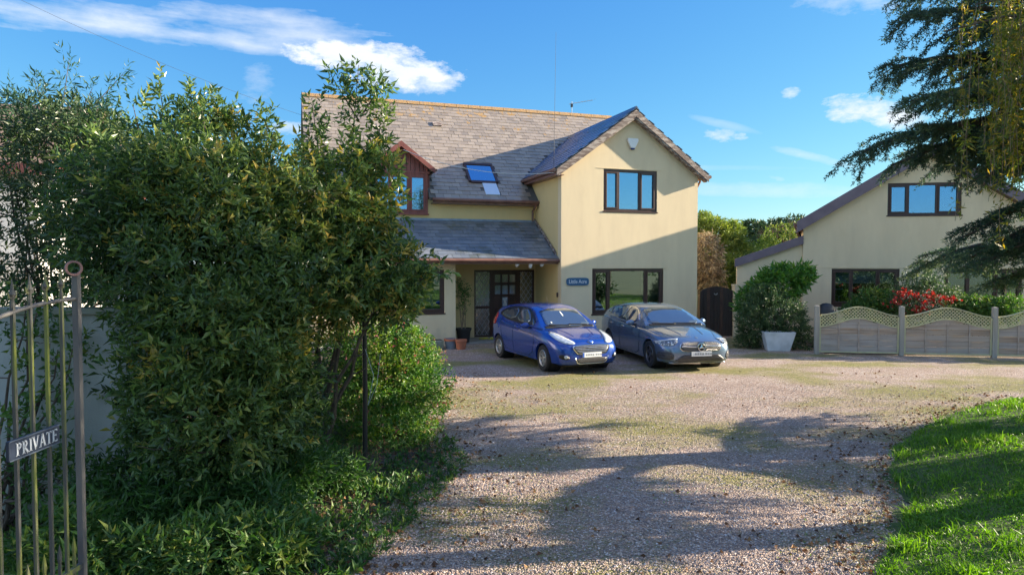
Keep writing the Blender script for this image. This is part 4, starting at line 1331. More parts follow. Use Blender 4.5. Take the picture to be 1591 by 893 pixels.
# ------------------------------------------------------------------ lattice fence
fen = empty('lattice_fence', (8.02, 17.9, 0), R(-9.4), 'low weathered timber fence with wavy lattice top in front of the bungalow', 'fence')
px_ = [0.0, 2.06, 4.24, 6.3, 8.4]
for x in px_:
    MB().box(x - .055, x + .055, -.055, .055, 0, 1.27).add([(x - .055, -.055, 1.27), (x + .055, -.055, 1.27), (x + .055, .055, 1.27), (x - .055, .055, 1.27), (x, 0, 1.285)],
        [(0, 1, 4), (1, 2, 4), (2, 3, 4), (3, 0, 4)]).build('post', M['postwood'], fen, bevel=.006)
slat_cache = {}
for k in range(len(px_) - 1):
    a, b = px_[k] + .062, px_[k + 1] - .062
    w = b - a
    wave = lambda x, base, amp: base + amp * (0.5 - .5 * math.cos(2 * math.pi * min(1, max(0, (x - a) / w)))) ** 1.0
    top = lambda x: wave(x, 1.01, .22)
    mid = lambda x: wave(x, .72, .22)
    fr = MB()
    fr.box(a, a + .035, -.03, .03, .05, 1.0).box(b - .035, b, -.03, .03, .05, 1.0).box(a + .035, b - .035, -.03, .03, .05, .085)
    ns = 20
    for fn, th in ((top, .028), (mid, .024)):
        for i in range(ns):
            x0, x1 = a + .035 + (w - .07) * i / ns, a + .035 + (w - .07) * (i + 1) / ns
            fr.prism([(x0, fn(x0)), (x1, fn(x1)), (x1, fn(x1) + th), (x0, fn(x0) + th)], -.028, .028)
    pn = fr.build('panel_frame', M['trelliswood'], fen)
    z = .085
    row = 0
    while z < .94:
        z1 = z + .148
        # split each course at the battens, weaving in and out
        seg = [a + .035 + (w - .07) * j / 16 for j in range(17)]
        pts_t = [(x, min(z1, mid(x) + .002)) for x in seg]
        if max(p_[1] for p_ in pts_t) > z + .02:
            ok = [p_ for p_ in pts_t if p_[1] > z + .004]
            vs = [(p_[0], z) for p_ in ok]
            poly = vs + ok[::-1]
            mbs = MB()
            for j in range(len(ok) - 1):
                o1 = .017 * math.sin((j + row * 4) * math.pi / 4)
                o2 = .017 * math.sin((j + 1 + row * 4) * math.pi / 4)
                x0, t0 = ok[j]; x1, t1 = ok[j + 1]
                q = [(x0, o1, z), (x1, o2, z), (x1, o2 - .004, t1), (x0, o1 - .004, t0)]
                mbs.add(q + [(p_[0], p_[1] + .01, p_[2]) for p_ in q], [(0, 1, 2, 3), (7, 6, 5, 4), (0, 4, 5, 1), (2, 6, 7, 3)])
            mbs.build('slat', M[('slatwood', 'slatwood_grey', 'slatwood_warm')[random.randrange(3)]], pn)
        z = z1 + .004
        row += 1
    for j in (1, 2, 3):
        x = a + w * j / 4
        MB().box(x - .016, x + .016, -.022, -.012, .085, mid(x)).build('batten', M['slatwood'], pn)
    # diagonal lattice strips
    n = int(w / .085) + 6
    for s in (1, -1):
        for i in range(-5, n):
            x0 = a + i * .085
            pts = []
            # walk along the 45 degree line, keep what lies between the two waves
            for q in range(61):
                t = q / 60 * .6
                x = x0 + t if s > 0 else x0 + .45 - t
                z = .68 + t
                if a + .035 < x < b - .035 and mid(x) + .02 < z < top(x) + .005:
                    pts.append((x, z))
            if len(pts) > 2:
                (xa, za), (xb, zb2) = pts[0], pts[-1]
                d = Vector((xb - xa, 0, zb2 - za)).normalized(); nn = Vector((-d.z, 0, d.x)) * .011
                yo = -.006 if s > 0 else .004
                A_, B_ = Vector((xa, yo, za)), Vector((xb, yo, zb2))
                q = [A_ - nn, B_ - nn, B_ + nn, A_ + nn]
                MB().add(q + [p_ + Vector((0, .008, 0)) for p_ in q], [(0, 1, 2, 3), (7, 6, 5, 4), (0, 4, 5, 1), (1, 5, 6, 2), (2, 6, 7, 3), (3, 7, 4, 0)]).build('lattice_strip', M['trelliswood'], pn)
# dark domed bin behind the first post, white tapered planter
db = empty('domed_bin', (8.72, 18.9, 0), 0, 'dark domed bin lid showing behind the first fence post', 'bin')
MB().lathe([(.0, 0), (.24, 0), (.27, .85)], 20).build('bin_body', M['black'], db, smooth=True)
MB().lathe([(.285, .85), (.285, .9), (.26, 1.05), (.19, 1.2), (.10, 1.27), (0, 1.29)], 20).build('lid', M['black'], db, smooth=True)
pq = wp(1210, 545, 18.6)
plw = empty('planter', pq, R(-6), 'white tapered trough planter with ferny shrub spilling over it', 'planter')
vs = [(-.30, -.17, 0), (.28, -.17, 0), (.28, .17, 0), (-.30, .17, 0), (-.42, -.22, .52), (.42, -.22, .52), (.42, .22, .52), (-.42, .22, .52),
      (-.37, -.17, .52), (.37, -.17, .52), (.37, .17, .52), (-.37, .17, .52), (-.36, -.16, .46), (.36, -.16, .46), (.36, .16, .46), (-.36, .16, .46)]
MB().add(vs, [(0, 3, 2, 1), (0, 1, 5, 4), (1, 2, 6, 5), (2, 3, 7, 6), (3, 0, 4, 7), (4, 5, 9, 8), (5, 6, 10, 9), (6, 7, 11, 10), (7, 4, 8, 11),
              (8, 9, 13, 12), (9, 10, 14, 13), (10, 11, 15, 14), (11, 8, 12, 15)]).build('trough', M['planterw'], plw, bevel=.01)
MB().box(-.358, .358, -.158, .158, .44, .461).build('soil', M['soil'], plw)

# ------------------------------------------------------------------ iron gate, sign and left-hand walls
ig = empty('iron_gate', (-2.55, 3.99, 0), 0, 'tall mossy wrought iron gate leaf standing open at the left edge', 'gate')
# the leaf runs towards the viewer (local -y)
MB().box(-.019, .019, -.017, .017, 0, 2.34).build('post', M['ironpost'], ig, bevel=.004)
mb = MB()
vs_, n = [], 22
prof = [(.046, -.035), (.052, -.035), (.052, .035), (.046, .035)]
ringm = Matrix.Translation((0.0, -.035, 2.355))
ring = MB()
for i in range(24):
    t = 2 * math.pi * i / 24
    t2 = 2 * math.pi * (i + 1) / 24
    for (r0, r1) in ((.040, .054),):
        q = []
        for tt in (t, t2):
            for r_ in (r0, r1):
                for yy in (-.03, .03):
                    q.append((r_ * math.cos(tt), yy, r_ * math.sin(tt)))
        ring.add(q, [(0, 1, 5, 4), (2, 6, 7, 3), (0, 4, 6, 2), (1, 3, 7, 5)])
rg = ring.build('scroll', M['ironpink'], ig, loc=(.0, -.02, 2.368), rot=(0, 0, R(38)))
rg.scale = (.82, .82, .82)
railz = lambda d: 2.19 - .075 * (d / .5) ** 2 * .5 - .03 * max(0, d - .4)
bars = [.137, .264, .388, .513, .64, .765, .89, 1.015, 1.14, 1.265, 1.39]
pts = [Vector((0, -d, railz(d) + (.0 if d > .05 else 0))) for d in np.linspace(0, 1.45, 16)]
MB().tube(pts, .011, 6).build('top_rail', M['ironpost'], ig)
for z in (.12, .60):
    MB().box(-.012, .012, -1.45, 0, z, z + .03).build('rail', M['iron'], ig)
for i in range(11):
    d = .075 + i * .126
    MB().box(-.007, .007, -d - .007, -d + .007, .15, .70).lathe([(0, .70), (.008, .70), (.014, .74), (.010, .77), (.0, .82)], 6, Matrix.Translation((0, -d, 0))).build('dog_bar', M['iron'], ig)
for i, d in enumerate(bars):
    zt = railz(d) + .02
    MB().box(-.0085, .0085, -d - .0085, -d + .0085, .12, zt).build('bar', M['iron'], ig)
    f = MB()
    m_ = Matrix.Translation((0, -d, zt))
    f.lathe([(0, 0), (.009, 0), (.014, .015), (.009, .03), (.008, .05), (.02, .07), (.012, .085), (.008, .10), (.0, .16)], 8, m_)
    f.tube([(0, -d - .004, zt + .05), (0, -d - .022, zt + .055), (0, -d - .03, zt + .085)], [.006, .006, .002], 5)
    f.tube([(0, -d + .004, zt + .05), (0, -d + .022, zt + .055), (0, -d + .03, zt + .085)], [.006, .006, .002], 5)
    f.build('finial', M['iron'], ig, smooth=True)
ps = empty('private_sign', (-2.52, 3.72, 1.45), R(90), 'dark blue PRIVATE sign with white serif letters fixed to the iron gate', 'sign')
ps.location = (-2.53, 3.59, 1.455)
# local x runs away from the viewer along the gate, -y faces the drive
mb = MB().box(-.215, .165, -.02, 0, -.052, .052)
mb.build('board', M['signdark'], ps, bevel=.004, loc=(0, 0, 0))
MB().box(-.215, .165, -.0225, -.0205, .046, .052).box(-.215, .165, -.0225, -.0205, -.052, -.046).build('border', mat('sign_border', (.10, .13, .18), rough=.5), ps)
def serif_letters(word, x, size, parent, y):
    """stroke-built roman capitals"""
    H = size; T = size * .17; t = size * .09; sf = size * .05
    def bar(mb, x0, z0, x1, z1, w):
        d = Vector((x1 - x0, 0, z1 - z0)).normalized(); nn = Vector((-d.z, 0, d.x)) * (w / 2)
        A_, B_ = Vector((x0, y, z0)), Vector((x1, y, z1))
        q = [A_ - nn, B_ - nn, B_ + nn, A_ + nn]
        mb.add(q + [p_ + Vector((0, .003, 0)) for p_ in q], [(0, 1, 2, 3), (7, 6, 5, 4), (0, 4, 5, 1), (1, 5, 6, 2), (2, 6, 7, 3), (3, 7, 4, 0)])
    def serif(mb, xc, z, w):
        s = sf if z < H / 2 else -sf
        bar(mb, xc - w / 2, z + s / 2, xc + w / 2, z + s / 2, sf)
    def bowl(mb, xs, z0, z1, rx):
        pr = None
        zc, rz = (z0 + z1) / 2, (z1 - z0) / 2 - t / 2
        for i in range(9):
            a = -math.pi / 2 + math.pi * i / 8
            q = (xs + rx * max(0, math.cos(a)), zc + rz * math.sin(a))
            if pr: bar(mb, pr[0], pr[1], q[0], q[1], t + (T - t) * abs(math.cos(a)))
            pr = q
    wd = {'P': .60, 'R': .72, 'I': .34, 'V': .72, 'A': .74, 'T': .66, 'E': .62}
    for ch in word:
        mb = MB(); w = wd[ch] * H
        if ch in 'PRIE':
            s0 = x + (.17 * H if ch != 'I' else w / 2)
            bar(mb, s0, 0, s0, H, T); serif(mb, s0, 0, .32 * H); serif(mb, s0, H, .32 * H)
            if ch in 'PR':
                bowl(mb, s0, H * .46, H, .34 * H)
            if ch == 'R':
                bar(mb, s0 + .12 * H, .48 * H, s0 + .46 * H, 0, T); serif(mb, s0 + .48 * H, 0, .2 * H)
            if ch == 'E':
                bar(mb, s0, H - t / 2, s0 + .42 * H, H - t / 2, t); bar(mb, s0, t / 2, s0 + .44 * H, t / 2, t)
                bar(mb, s0, H * .52, s0 + .32 * H, H * .52, t)
                for zz in (H - .1 * H, .1 * H): bar(mb, s0 + .43 * H, zz - .08 * H, s0 + .43 * H, zz + .08 * H, sf)
                bar(mb, s0 + .32 * H, H * .43, s0 + .32 * H, H * .61, sf)
        elif ch == 'V':
            bar(mb, x + .1 * H, H, x + .36 * H, 0, T); bar(mb, x + .62 * H, H, x + .36 * H, 0, t)
            serif(mb, x + .1 * H, H, .28 * H); serif(mb, x + .62 * H, H, .24 * H)
        elif ch == 'A':
            bar(mb, x + .36 * H, H, x + .1 * H, 0, t); bar(mb, x + .36 * H, H, x + .64 * H, 0, T)
            bar(mb, x + .2 * H, .34 * H, x + .52 * H, .34 * H, t)
            serif(mb, x + .1 * H, 0, .24 * H); serif(mb, x + .64 * H, 0, .28 * H)
        elif ch == 'T':
            bar(mb, x + .33 * H, 0, x + .33 * H, H, T); bar(mb, x + .04 * H, H - t / 2, x + .62 * H, H - t / 2, t)
            serif(mb, x + .33 * H, 0, .32 * H)
            for xx in (x + .05 * H, x + .61 * H): bar(mb, xx, H * .82, xx, H, sf)
        o = mb.build('letter', M['letter'], parent)
        o.location = (0, 0, -size / 2)
        x += w + .035 * H
    return x
serif_letters('PRIVATE', -.175, .068, ps, -.0245)

gw = empty('garden_wall', (-4.05, 6.3, 0), R(0), 'weathered pale grey rendered garden wall behind the iron gate', 'wall')
MB().box(-4.5, .75, 0, .18, 0, 1.92).build('wall', M['grey_wall'], gw)
MB().box(-4.52, .78, -.04, .22, 1.92, 1.98).build('coping', M['stone'], gw, bevel=.01)

nb = empty('neighbour_house', (-9.75, 14.0, 0), R(14), 'white rendered neighbouring house with brown eaves at the left edge behind shrubs', 'house')
MB().box(-6, 0, 0, 6, 0, 4.35).build('wall', M['white_wall'], nb)
MB().slab([(-6.2, -.45, 4.35), (.45, -.45, 4.35), (.45, 3.0, 6.2), (-6.2, 3.0, 6.2)], (0, -.5, .93), .14).slab([(-6.2, 6.4, 4.35), (-6.2, 3.0, 6.201), (.45, 3.0, 6.201), (.45, 6.4, 4.35)], (0, .5, .93), .14).build('roof', M['rooftile_brown'], nb)
MB().box(-6.2, .42, -.47, -.43, 4.15, 4.36).build('fascia', M['redwood'], nb)
MB().box(.40, .47, -.45, 6.4, 4.2, 4.4).build('fascia', M['redwood'], nb)
build_window(nb, -2.6, -1.4, 2.9, 4.0, -.03, (-2.0,), M['brownpvc'])
MB().prism([(-6.2, 0), (-1.0, 0), (-1.0, 2.05), (-6.2, 2.05)], -2.6, -.02).build('lean_to', M['grey_wall'], nb)
MB().slab([(-6.3, -2.8, 2.0), (-.8, -2.8, 2.0), (-.8, 0, 2.7), (-6.3, 0, 2.7)], (0, -.25, 1), .08).build('lean_to_roof', M['rooftile_brown'], nb)
# ------------------------------------------------------------------ cars
def pchip(xs, ys, x):
    xs, ys = np.asarray(xs, float), np.asarray(ys, float)
    h = np.diff(xs); d = np.diff(ys) / h
    m = np.zeros(len(xs)); m[0], m[-1] = d[0], d[-1]
    for i in range(1, len(xs) - 1):
        if d[i - 1] * d[i] > 0:
            w1, w2 = 2 * h[i] + h[i - 1], h[i] + 2 * h[i - 1]
            m[i] = (w1 + w2) / (w1 / d[i - 1] + w2 / d[i])
    i = np.clip(np.searchsorted(xs, x, side='right') - 1, 0, len(xs) - 2)
    t = (x - xs[i]) / h[i]
    return ((2 * t**3 - 3 * t**2 + 1) * ys[i] + (t**3 - 2 * t**2 + t) * h[i] * m[i]
            + (-2 * t**3 + 3 * t**2) * ys[i + 1] + (t**3 - t**2) * h[i] * m[i + 1])

def paint(name, c, metal=.35, rough=.28, dust=None):
    m = mat(name, c, dust or tuple(x * .9 + .01 for x in c), rough=rough, metal=metal, scale=3, lo=.5, hi=.8, coat=1.0)
    return m
CM = {
    'blue': paint('blue_car_paint', (.008, .055, .33), .35, .24, (.02, .07, .30)),
    'grey': paint('blue_grey_car_paint', (.15, .22, .33), .55, .25, (.19, .24, .31)),
    'glass': mat('car_glass', (.12, .17, .23), rough=.02, metal=.65, coat=1.0),
    'trim': mat('car_black_trim', (.012, .012, .013), rough=.4),
    'seam': mat('car_shut_line', (.006, .006, .008), rough=.7),
    'chrome': mat('car_chrome', (.75, .76, .78), rough=.12, metal=1.0),
    'lamp': mat('headlamp_lens', (.62, .68, .74), (.35, .40, .46), rough=.08, coat=1.0, scale=14),
    'lampd': mat('headlamp_inner', (.10, .11, .13), (.75, .78, .8), rough=.1, coat=1.0, scale=22, lo=.5, hi=.6),
    'red': mat('tail_lamp', (.5, .02, .02), rough=.1, coat=1.0),
    'tyre': mat('tyre_rubber', (.022, .022, .023), rough=.8),
    'alloy': mat('silver_alloy', (.55, .54, .52), rough=.3, metal=.75),
    'alloyd': mat('dark_alloy', (.13, .13, .14), rough=.3, metal=.7),
    'plate': mat('number_plate', (.72, .75, .78), rough=.4),
    'platedk': mat('blurred_plate_marks', (.22, .25, .29), rough=.6),
    'plateb': mat('plate_blue_band', (.02, .10, .45), rough=.4),
    'mesh': mat('grille_mesh', (.03, .03, .033), (.10, .10, .11), rough=.4, scale=90, lo=.48, hi=.55),
    'skin': mat('pale_trinket', (.7, .72, .7), rough=.6),
}

def build_car(name, loc, heading, S, spec, label):
    root = empty(name, loc, heading, label, 'car')
    root.scale = (S, S, S)
    L0 = spec['L']; wb = spec['wb']; fo = spec['fo']
    X = lambda s: wb / 2 + fo - s          # s = distance back from the nose
    st = np.array(spec['body'])
    sx = np.unique(np.concatenate([np.linspace(0, .5, 16), np.linspace(.5, L0 - .4, 44), np.linspace(L0 - .4, L0, 10)]))
    W, ZB, ZS, ZT = [pchip(st[:, 0], st[:, k], sx) for k in (1, 2, 3, 4)]
    rings = []
    for w, zb, zs, zt, s in zip(W, ZB, ZS, ZT, sx):
        h1 = zs - zb; h2 = zt - zs
        half = [(0, zb), (.55 * w, zb), (.86 * w, zb + .01), (.945 * w, zb + .05), (.968 * w, zb + .18 * h1), (.985 * w, zb + .34 * h1),
                (1.0 * w, zb + .50 * h1), (.992 * w, zb + .64 * h1), (.998 * w, zb + .76 * h1), (.985 * w, zb + .88 * h1), (.955 * w, zs), (.915 * w, zs + .30 * h2),
                (.84 * w, zs + .55 * h2), (.68 * w, zs + .76 * h2), (.50 * w, zs + .88 * h2), (.30 * w, zs + .96 * h2), (0, zt)]
        full = [(y, z) for y, z in half] + [(-y, z) for y, z in half[-2:0:-1]]
        rings.append([(X(s), y, z) for y, z in full])
    n = len(rings[0])
    mb = MB()
    mb.v = [p for r_ in rings for p in r_]
    for i in range(len(rings) - 1):
        for k in range(n):
            k2 = (k + 1) % n
            mb.f.append((i * n + k, i * n + k2, (i + 1) * n + k2, (i + 1) * n + k))
    mb.f.append(tuple(range(n - 1, -1, -1)))
    o = (len(rings) - 1) * n
    mb.f.append(tuple(o + k for k in range(n)))
    body = mb.build('body', spec['paint'], None, smooth=True)
    lower = body.data
    # greenhouse
    gs = np.array(spec['house'])
    gx = np.linspace(gs[0, 0], gs[-1, 0], 40)
    G0, GT, GW0, GWT = [pchip(gs[:, 0], gs[:, k], gx) for k in (1, 2, 3, 4)]
    gm = MB(); rr = []
    for s, z0, zt, w0, wt in zip(gx, G0, GT, GW0, GWT):
        h = max(zt - z0, .004); q = min(1, h / .35)
        wt = w0 + (wt - w0) * min(1, h / (spec['gh']))
        lp = lambda t: (w0 + (wt - w0) * t, z0 + (h - .07 * q) * t)
        half = [(0, z0 - .10), (w0 * .98, z0 - .10), lp(0), lp(.33), lp(.66), lp(1.0), (wt - .025 * q, zt - .028 * q), (wt - .08 * q, zt - .006 * q), (wt * .55, zt + .012 * q), (0, zt + .022 * q)]
        rr.append([(X(s), y, z) for y, z in half] + [(X(s), -y, z) for y, z in half[-2:0:-1]])
    n2 = len(rr[0])
    gm.v = [p for r_ in rr for p in r_]
    for i in range(len(rr) - 1):
        for k in range(n2):
            k2 = (k + 1) % n2
            gm.f.append((i * n2 + k, i * n2 + k2, (i + 1) * n2 + k2, (i + 1) * n2 + k))
    gm.f.append(tuple(range(n2 - 1, -1, -1)))
    o = (len(rr) - 1) * n2
    gm.f.append(tuple(o + k for k in range(n2)))
    cabin = gm.build('cabin', spec['paint'], None, smooth=True)
    def bvh_of(objs):
        V, F = [], []
        for ob in objs:
            o_ = len(V)
            V += [v.co.copy() for v in ob.data.vertices]
            F += [tuple(i + o_ for i in p.vertices) for p in ob.data.polygons]
        return BVHTree.FromPolygons(V, F)
    BV = bvh_of([body, cabin])
    # wheel arches cut out of the body
    ax = [wb / 2, -wb / 2]
    Rw = spec['R']
    cut = MB()
    for a in ax:
        for s in (-1, 1):
            wy = spec['hw']
            m_ = Matrix.Translation((a, s * wy, Rw)) @ Matrix.Rotation(R(90), 4, 'X')
            cut.lathe([(0, -.34), (Rw + .045, -.34), (Rw + .045, .3), (0, .3)], 36, m_)
    co = cut.build('cutter', spec['paint'])
    bm = bmesh.new(); bm.from_mesh(co.data); bmesh.ops.remove_doubles(bm, verts=bm.verts, dist=1e-5)
    bmesh.ops.recalc_face_normals(bm, faces=bm.faces); bm.to_mesh(co.data); bm.free()
    bo = body.modifiers.new('arch', 'BOOLEAN'); bo.operation = 'DIFFERENCE'; bo.object = co; bo.solver = 'EXACT'
    dg = bpy.context.evaluated_depsgraph_get()
    me = bpy.data.meshes.new_from_object(body.evaluated_get(dg))
    bpy.data.objects.remove(co)
    bm = bmesh.new(); bm.from_mesh(me)
    tmp = bmesh.new(); tmp.from_mesh(cabin.data)
    tmpm = bpy.data.meshes.new('t'); tmp.to_mesh(tmpm); tmp.free()
    bm.from_mesh(tmpm); 
    for f in bm.faces: f.smooth = True
    bm.to_mesh(me); bm.free()
    me.materials.clear(); me.materials.append(spec['paint'])
    me.set_sharp_from_angle(angle=R(32))
    bpy.data.objects.remove(body); bpy.data.objects.remove(cabin)
    body = bpy.data.objects.new('body', me); COL.objects.link(body); body.parent = root
    # arch liners
    for a in ax:
        for s in (-1, 1):
            m_ = Matrix.Translation((a, 0, Rw))
            ya, yb = s * (spec['hw'] - .335), s * (spec['hw'] - .06)
            mbl = MB().lathe([(0, ya), (Rw + .042, ya), (Rw + .042, yb)], 28, m_, axis='y')
            mbl.build('arch_liner', CM['trim'], root)

    def chaikin(p, it):
        for _ in range(it):
            q = []
            for i in range(len(p)):
                a, b = Vector(p[i]), Vector(p[(i + 1) % len(p)])
                q += [tuple(a.lerp(b, .25)), tuple(a.lerp(b, .75))]
            p = q
        return p
    def patch(nm, poly, dir_, U, Vv, m, par, off=.004, th=.006, sm=1, grid=.05, org=(0, 0, 0), mirror=False):
        """a panel hugging the body: 2-D outline (along U,V) cast along dir_ onto the bodywork"""
        outs = []
        for sgn in ((1, -1) if mirror else (1,)):
            d = Vector(dir_).normalized(); u_ = Vector(U).normalized(); v_ = Vector(Vv).normalized(); og = Vector(org)
            if sgn < 0:
                fl = Vector((1, -1, 1))
                d, u_, v_, og = [Vector((a.x, -a.y, a.z)) for a in (d, u_, v_, og)]
            p = chaikin([tuple(q) for q in poly], sm)
            # densify
            q = []
            for i in range(len(p)):
                a, b = Vector(p[i]), Vector(p[(i + 1) % len(p)])
                k = max(1, int((b - a).length / grid))
                q += [tuple(a.lerp(b, j / k)) for j in range(k)]
            p = q
            P_ = np.array(p)
            x0, y0 = P_.min(0); x1, y1 = P_.max(0)
            gxs, gys = np.meshgrid(np.arange(x0 + grid / 2, x1, grid), np.arange(y0 + grid / 2, y1, grid))
            gp_ = np.stack([gxs.ravel(), gys.ravel()], 1)
            if len(gp_):
                ins = inside([tuple(a) for a in p], gp_[:, 0], gp_[:, 1]) & (edge_dist([tuple(a) for a in p], gp_[:, 0], gp_[:, 1]) > grid * .35)
                gp_ = gp_[ins]
            pts2 = [Vector(a) for a in p] + [Vector(a) for a in gp_]
            ed = [(i, (i + 1) % len(p)) for i in range(len(p))]
            vo, eo, fo_, *_ = geometry.delaunay_2d_cdt(pts2, ed, [], 1, 1e-5)
            v3 = []; okk = []
            for a in vo:
                st_ = og + u_ * a.x + v_ * a.y - d * 4
                h, nn, _, _ = BV.ray_cast(st_, d)
                if h is None:
                    okk.append(False); v3.append(Vector((0, 0, 0)))
                else:
                    if nn.dot(d) > 0: nn = -nn
                    okk.append(True); v3.append(h + nn * off)
            fs = [f for f in fo_ if all(okk[i] for i in f)]
            used_ = sorted(set(i for f in fs for i in f)); mp_ = {a: i for i, a in enumerate(used_)}
            if not fs: continue
            mbp = MB(); mbp.v = [tuple(v3[i]) for i in used_]; mbp.f = [tuple(mp_[i] for i in f) for f in fs]
            ob = mbp.build(nm, m, par, smooth=True)
            # outward normals
            if sum(pp.normal.dot(d) * pp.area for pp in ob.data.polygons) > 0:
                ob.data.flip_normals()
            if th:
                so = ob.modifiers.new('t', 'SOLIDIFY'); so.thickness = th; so.offset = 1
            outs.append(ob)
        return outs
    def strip(nm, line, wd, dir_, U, Vv, m, par, off=.002, th=.003, mirror=False, grid=.04, org=(0, 0, 0)):
        a = [Vector(p) for p in line]
        L_, R_ = [], []
        for i, p in enumerate(a):
            d = (a[min(i + 1, len(a) - 1)] - a[max(i - 1, 0)]).normalized()
            nn = Vector((-d.y, d.x)) * wd / 2
            L_.append(tuple(p + nn)); R_.append(tuple(p - nn))
        return patch(nm, L_ + R_[::-1], dir_, U, Vv, m, par, off, th, 0, grid, org=org, mirror=mirror)
    side = dict(dir_=(0, 1, 0), U=(1, 0, 0), Vv=(0, 0, 1))
    front = dict(dir_=(-1, 0, 0), U=(0, 1, 0), Vv=(0, 0, 1))
    rear = dict(dir_=(1, 0, 0), U=(0, 1, 0), Vv=(0, 0, 1))
    top = dict(dir_=(0, 0, -1), U=(1, 0, 0), Vv=(0, 1, 0))
    spec['details'](root, body, X, patch, strip, side, front, rear, top)
    # wheels
    for a in ax:
        for s in (-1, 1):
            wy = spec['hw'] - .11
            m_ = Matrix.Rotation(R(90), 4, 'X')
            prof = [(Rw - .115, -.09), (Rw - .06, -.105), (Rw - .02, -.10), (Rw - .004, -.08), (Rw, -.03), (Rw, .03), (Rw - .004, .08), (Rw - .02, .10), (Rw - .06, .105), (Rw - .115, .09), (Rw - .12, 0), (Rw - .115, -.09)]
            ty = MB().lathe(prof, 36, m_).build('wheel', CM['tyre'], root, smooth=True)
            ty.location = (a, s * wy, Rw)
            if a > 0: ty.rotation_euler = (0, 0, R(spec.get('steer', 0)))
            rm = MB()
            ri = Rw - .115
            yo = s * .085
            rm.lathe([(ri + .006, 0), (ri, s * -.095), (ri - .012, s * -.10), (ri - .02, s * -.085), (ri - .025, s * .06), (ri - .02, s * .09)], 32,
                     Matrix.Rotation(R(90), 4, 'X')) if False else None
            # y-outward lathe about the axle
            pr = [(ri + .004, .092), (ri - .004, .10), (ri - .016, .096), (ri - .026, .07), (ri - .03, -.06), (ri - .01, -.08)]
            rm.lathe([(r_, y_ * s) for r_, y_ in pr], 32, axis='y')
            rm.lathe([(0, .075 * s), (.035, .078 * s), (.05, .07 * s), (.055, .05 * s)], 16, axis='y')
            ns = spec['spokes']
            for k in range(ns):
                th0 = 2 * math.pi * k / ns + (.2 if a > 0 else .5)
                for dd in ((-.11, .11) if spec['twin'] else (0,)):
                    c0, c1 = th0 + dd * .5, th0 + dd * 1.4
                    w0, w1 = .020, (.017 if spec['twin'] else .03)
                    p0 = Vector((math.cos(c0) * .04, .072 * s, math.sin(c0) * .04)); p1 = Vector((math.cos(c1) * (ri - .012), .085 * s, math.sin(c1) * (ri - .012)))
                    d = (p1 - p0).normalized(); nn = Vector((-d.z, 0, d.x))
                    q = [p0 - nn * w0, p1 - nn * w1, p1 + nn * w1, p0 + nn * w0]
                    rm.add(q + [v - Vector((0, .03 * s, 0)) for v in q], [(0, 1, 2, 3), (7, 6, 5, 4), (0, 4, 5, 1), (1, 5, 6, 2), (2, 6, 7, 3), (3, 7, 4, 0)])
            rm.build('rim', spec['alloy'], ty, smooth=False)
            MB().lathe([(0, .0), (.14, .0), (.14, .02 * s), (0, .02 * s)], 24, axis='y').build('brake_disc', CM['alloyd'], ty, smooth=True)
            MB().lathe([(0, -.05 * s), (ri - .02, -.05 * s)], 24, axis='y').build('wheel_back', CM['trim'], ty)
    return root

def mirror_pair(root, X, s, y, z, paint, ysz=.10):
    for sg in (-1, 1):
        mb = MB()
        rings = []
        for t in np.linspace(0, 1, 9):
            r_ = math.sin(math.pi * min(1, max(0.02, t ** .8 * .98))) ** .6
            rings.append((t, r_))
        vs = []
        n = 12
        for t, r_ in rings:
            for k in range(n):
                a = 2 * math.pi * k / n
                vs.append((X(s) + .05 - .02 * t + .058 * r_ * math.cos(a) - .03 * t, sg * (y + .05 + .20 * t), z + .072 * r_ * math.sin(a) + .015))
        mb.v = vs
        for i in range(8):
            for k in range(n):
                k2 = (k + 1) % n
                mb.f.append((i * n + k, i * n + k2, (i + 1) * n + k2, (i + 1) * n + k))
        mb.f += [tuple(range(n)), tuple(range(8 * n, 9 * n))]
        w = mb.build('wing_mirror', paint, root, smooth=True)
        MB().box(X(s) - .02, X(s) + .03, min(sg * y * .93, sg * (y + .08)), max(sg * y * .93, sg * (y + .08)), z - .06, z - .015).build('mirror_stalk', CM['trim'], w)

def plate(root, X, front, patch, sx, zc, w=.50, h=.11, band=True):
    """flat plate standing just proud of the bumper, its characters blurred as in the photo"""
    p = MB().box(sx, sx + .012, -w / 2, w / 2, zc - h / 2, zc + h / 2).build('number_plate', CM['plate'], root, bevel=.003)
    if band:
        MB().box(sx + .0125, sx + .0145, -w / 2 + .003, -w / 2 + .045, zc - h / 2 + .004, zc + h / 2 - .004).build('plate_band', CM['plateb'], p)
    y = -w / 2 + .08
    rr = random.Random(5)
    for i in range(7):
        ww = .045
        MB().box(sx + .0125, sx + .014, y, y + ww, zc - .022 + rr.uniform(-.004, .004), zc + .018 + rr.uniform(-.004, .006)).build('blurred_mark', CM['platedk'], p)
        y += ww + (.02 if i != 3 else .04) - .006
    return p

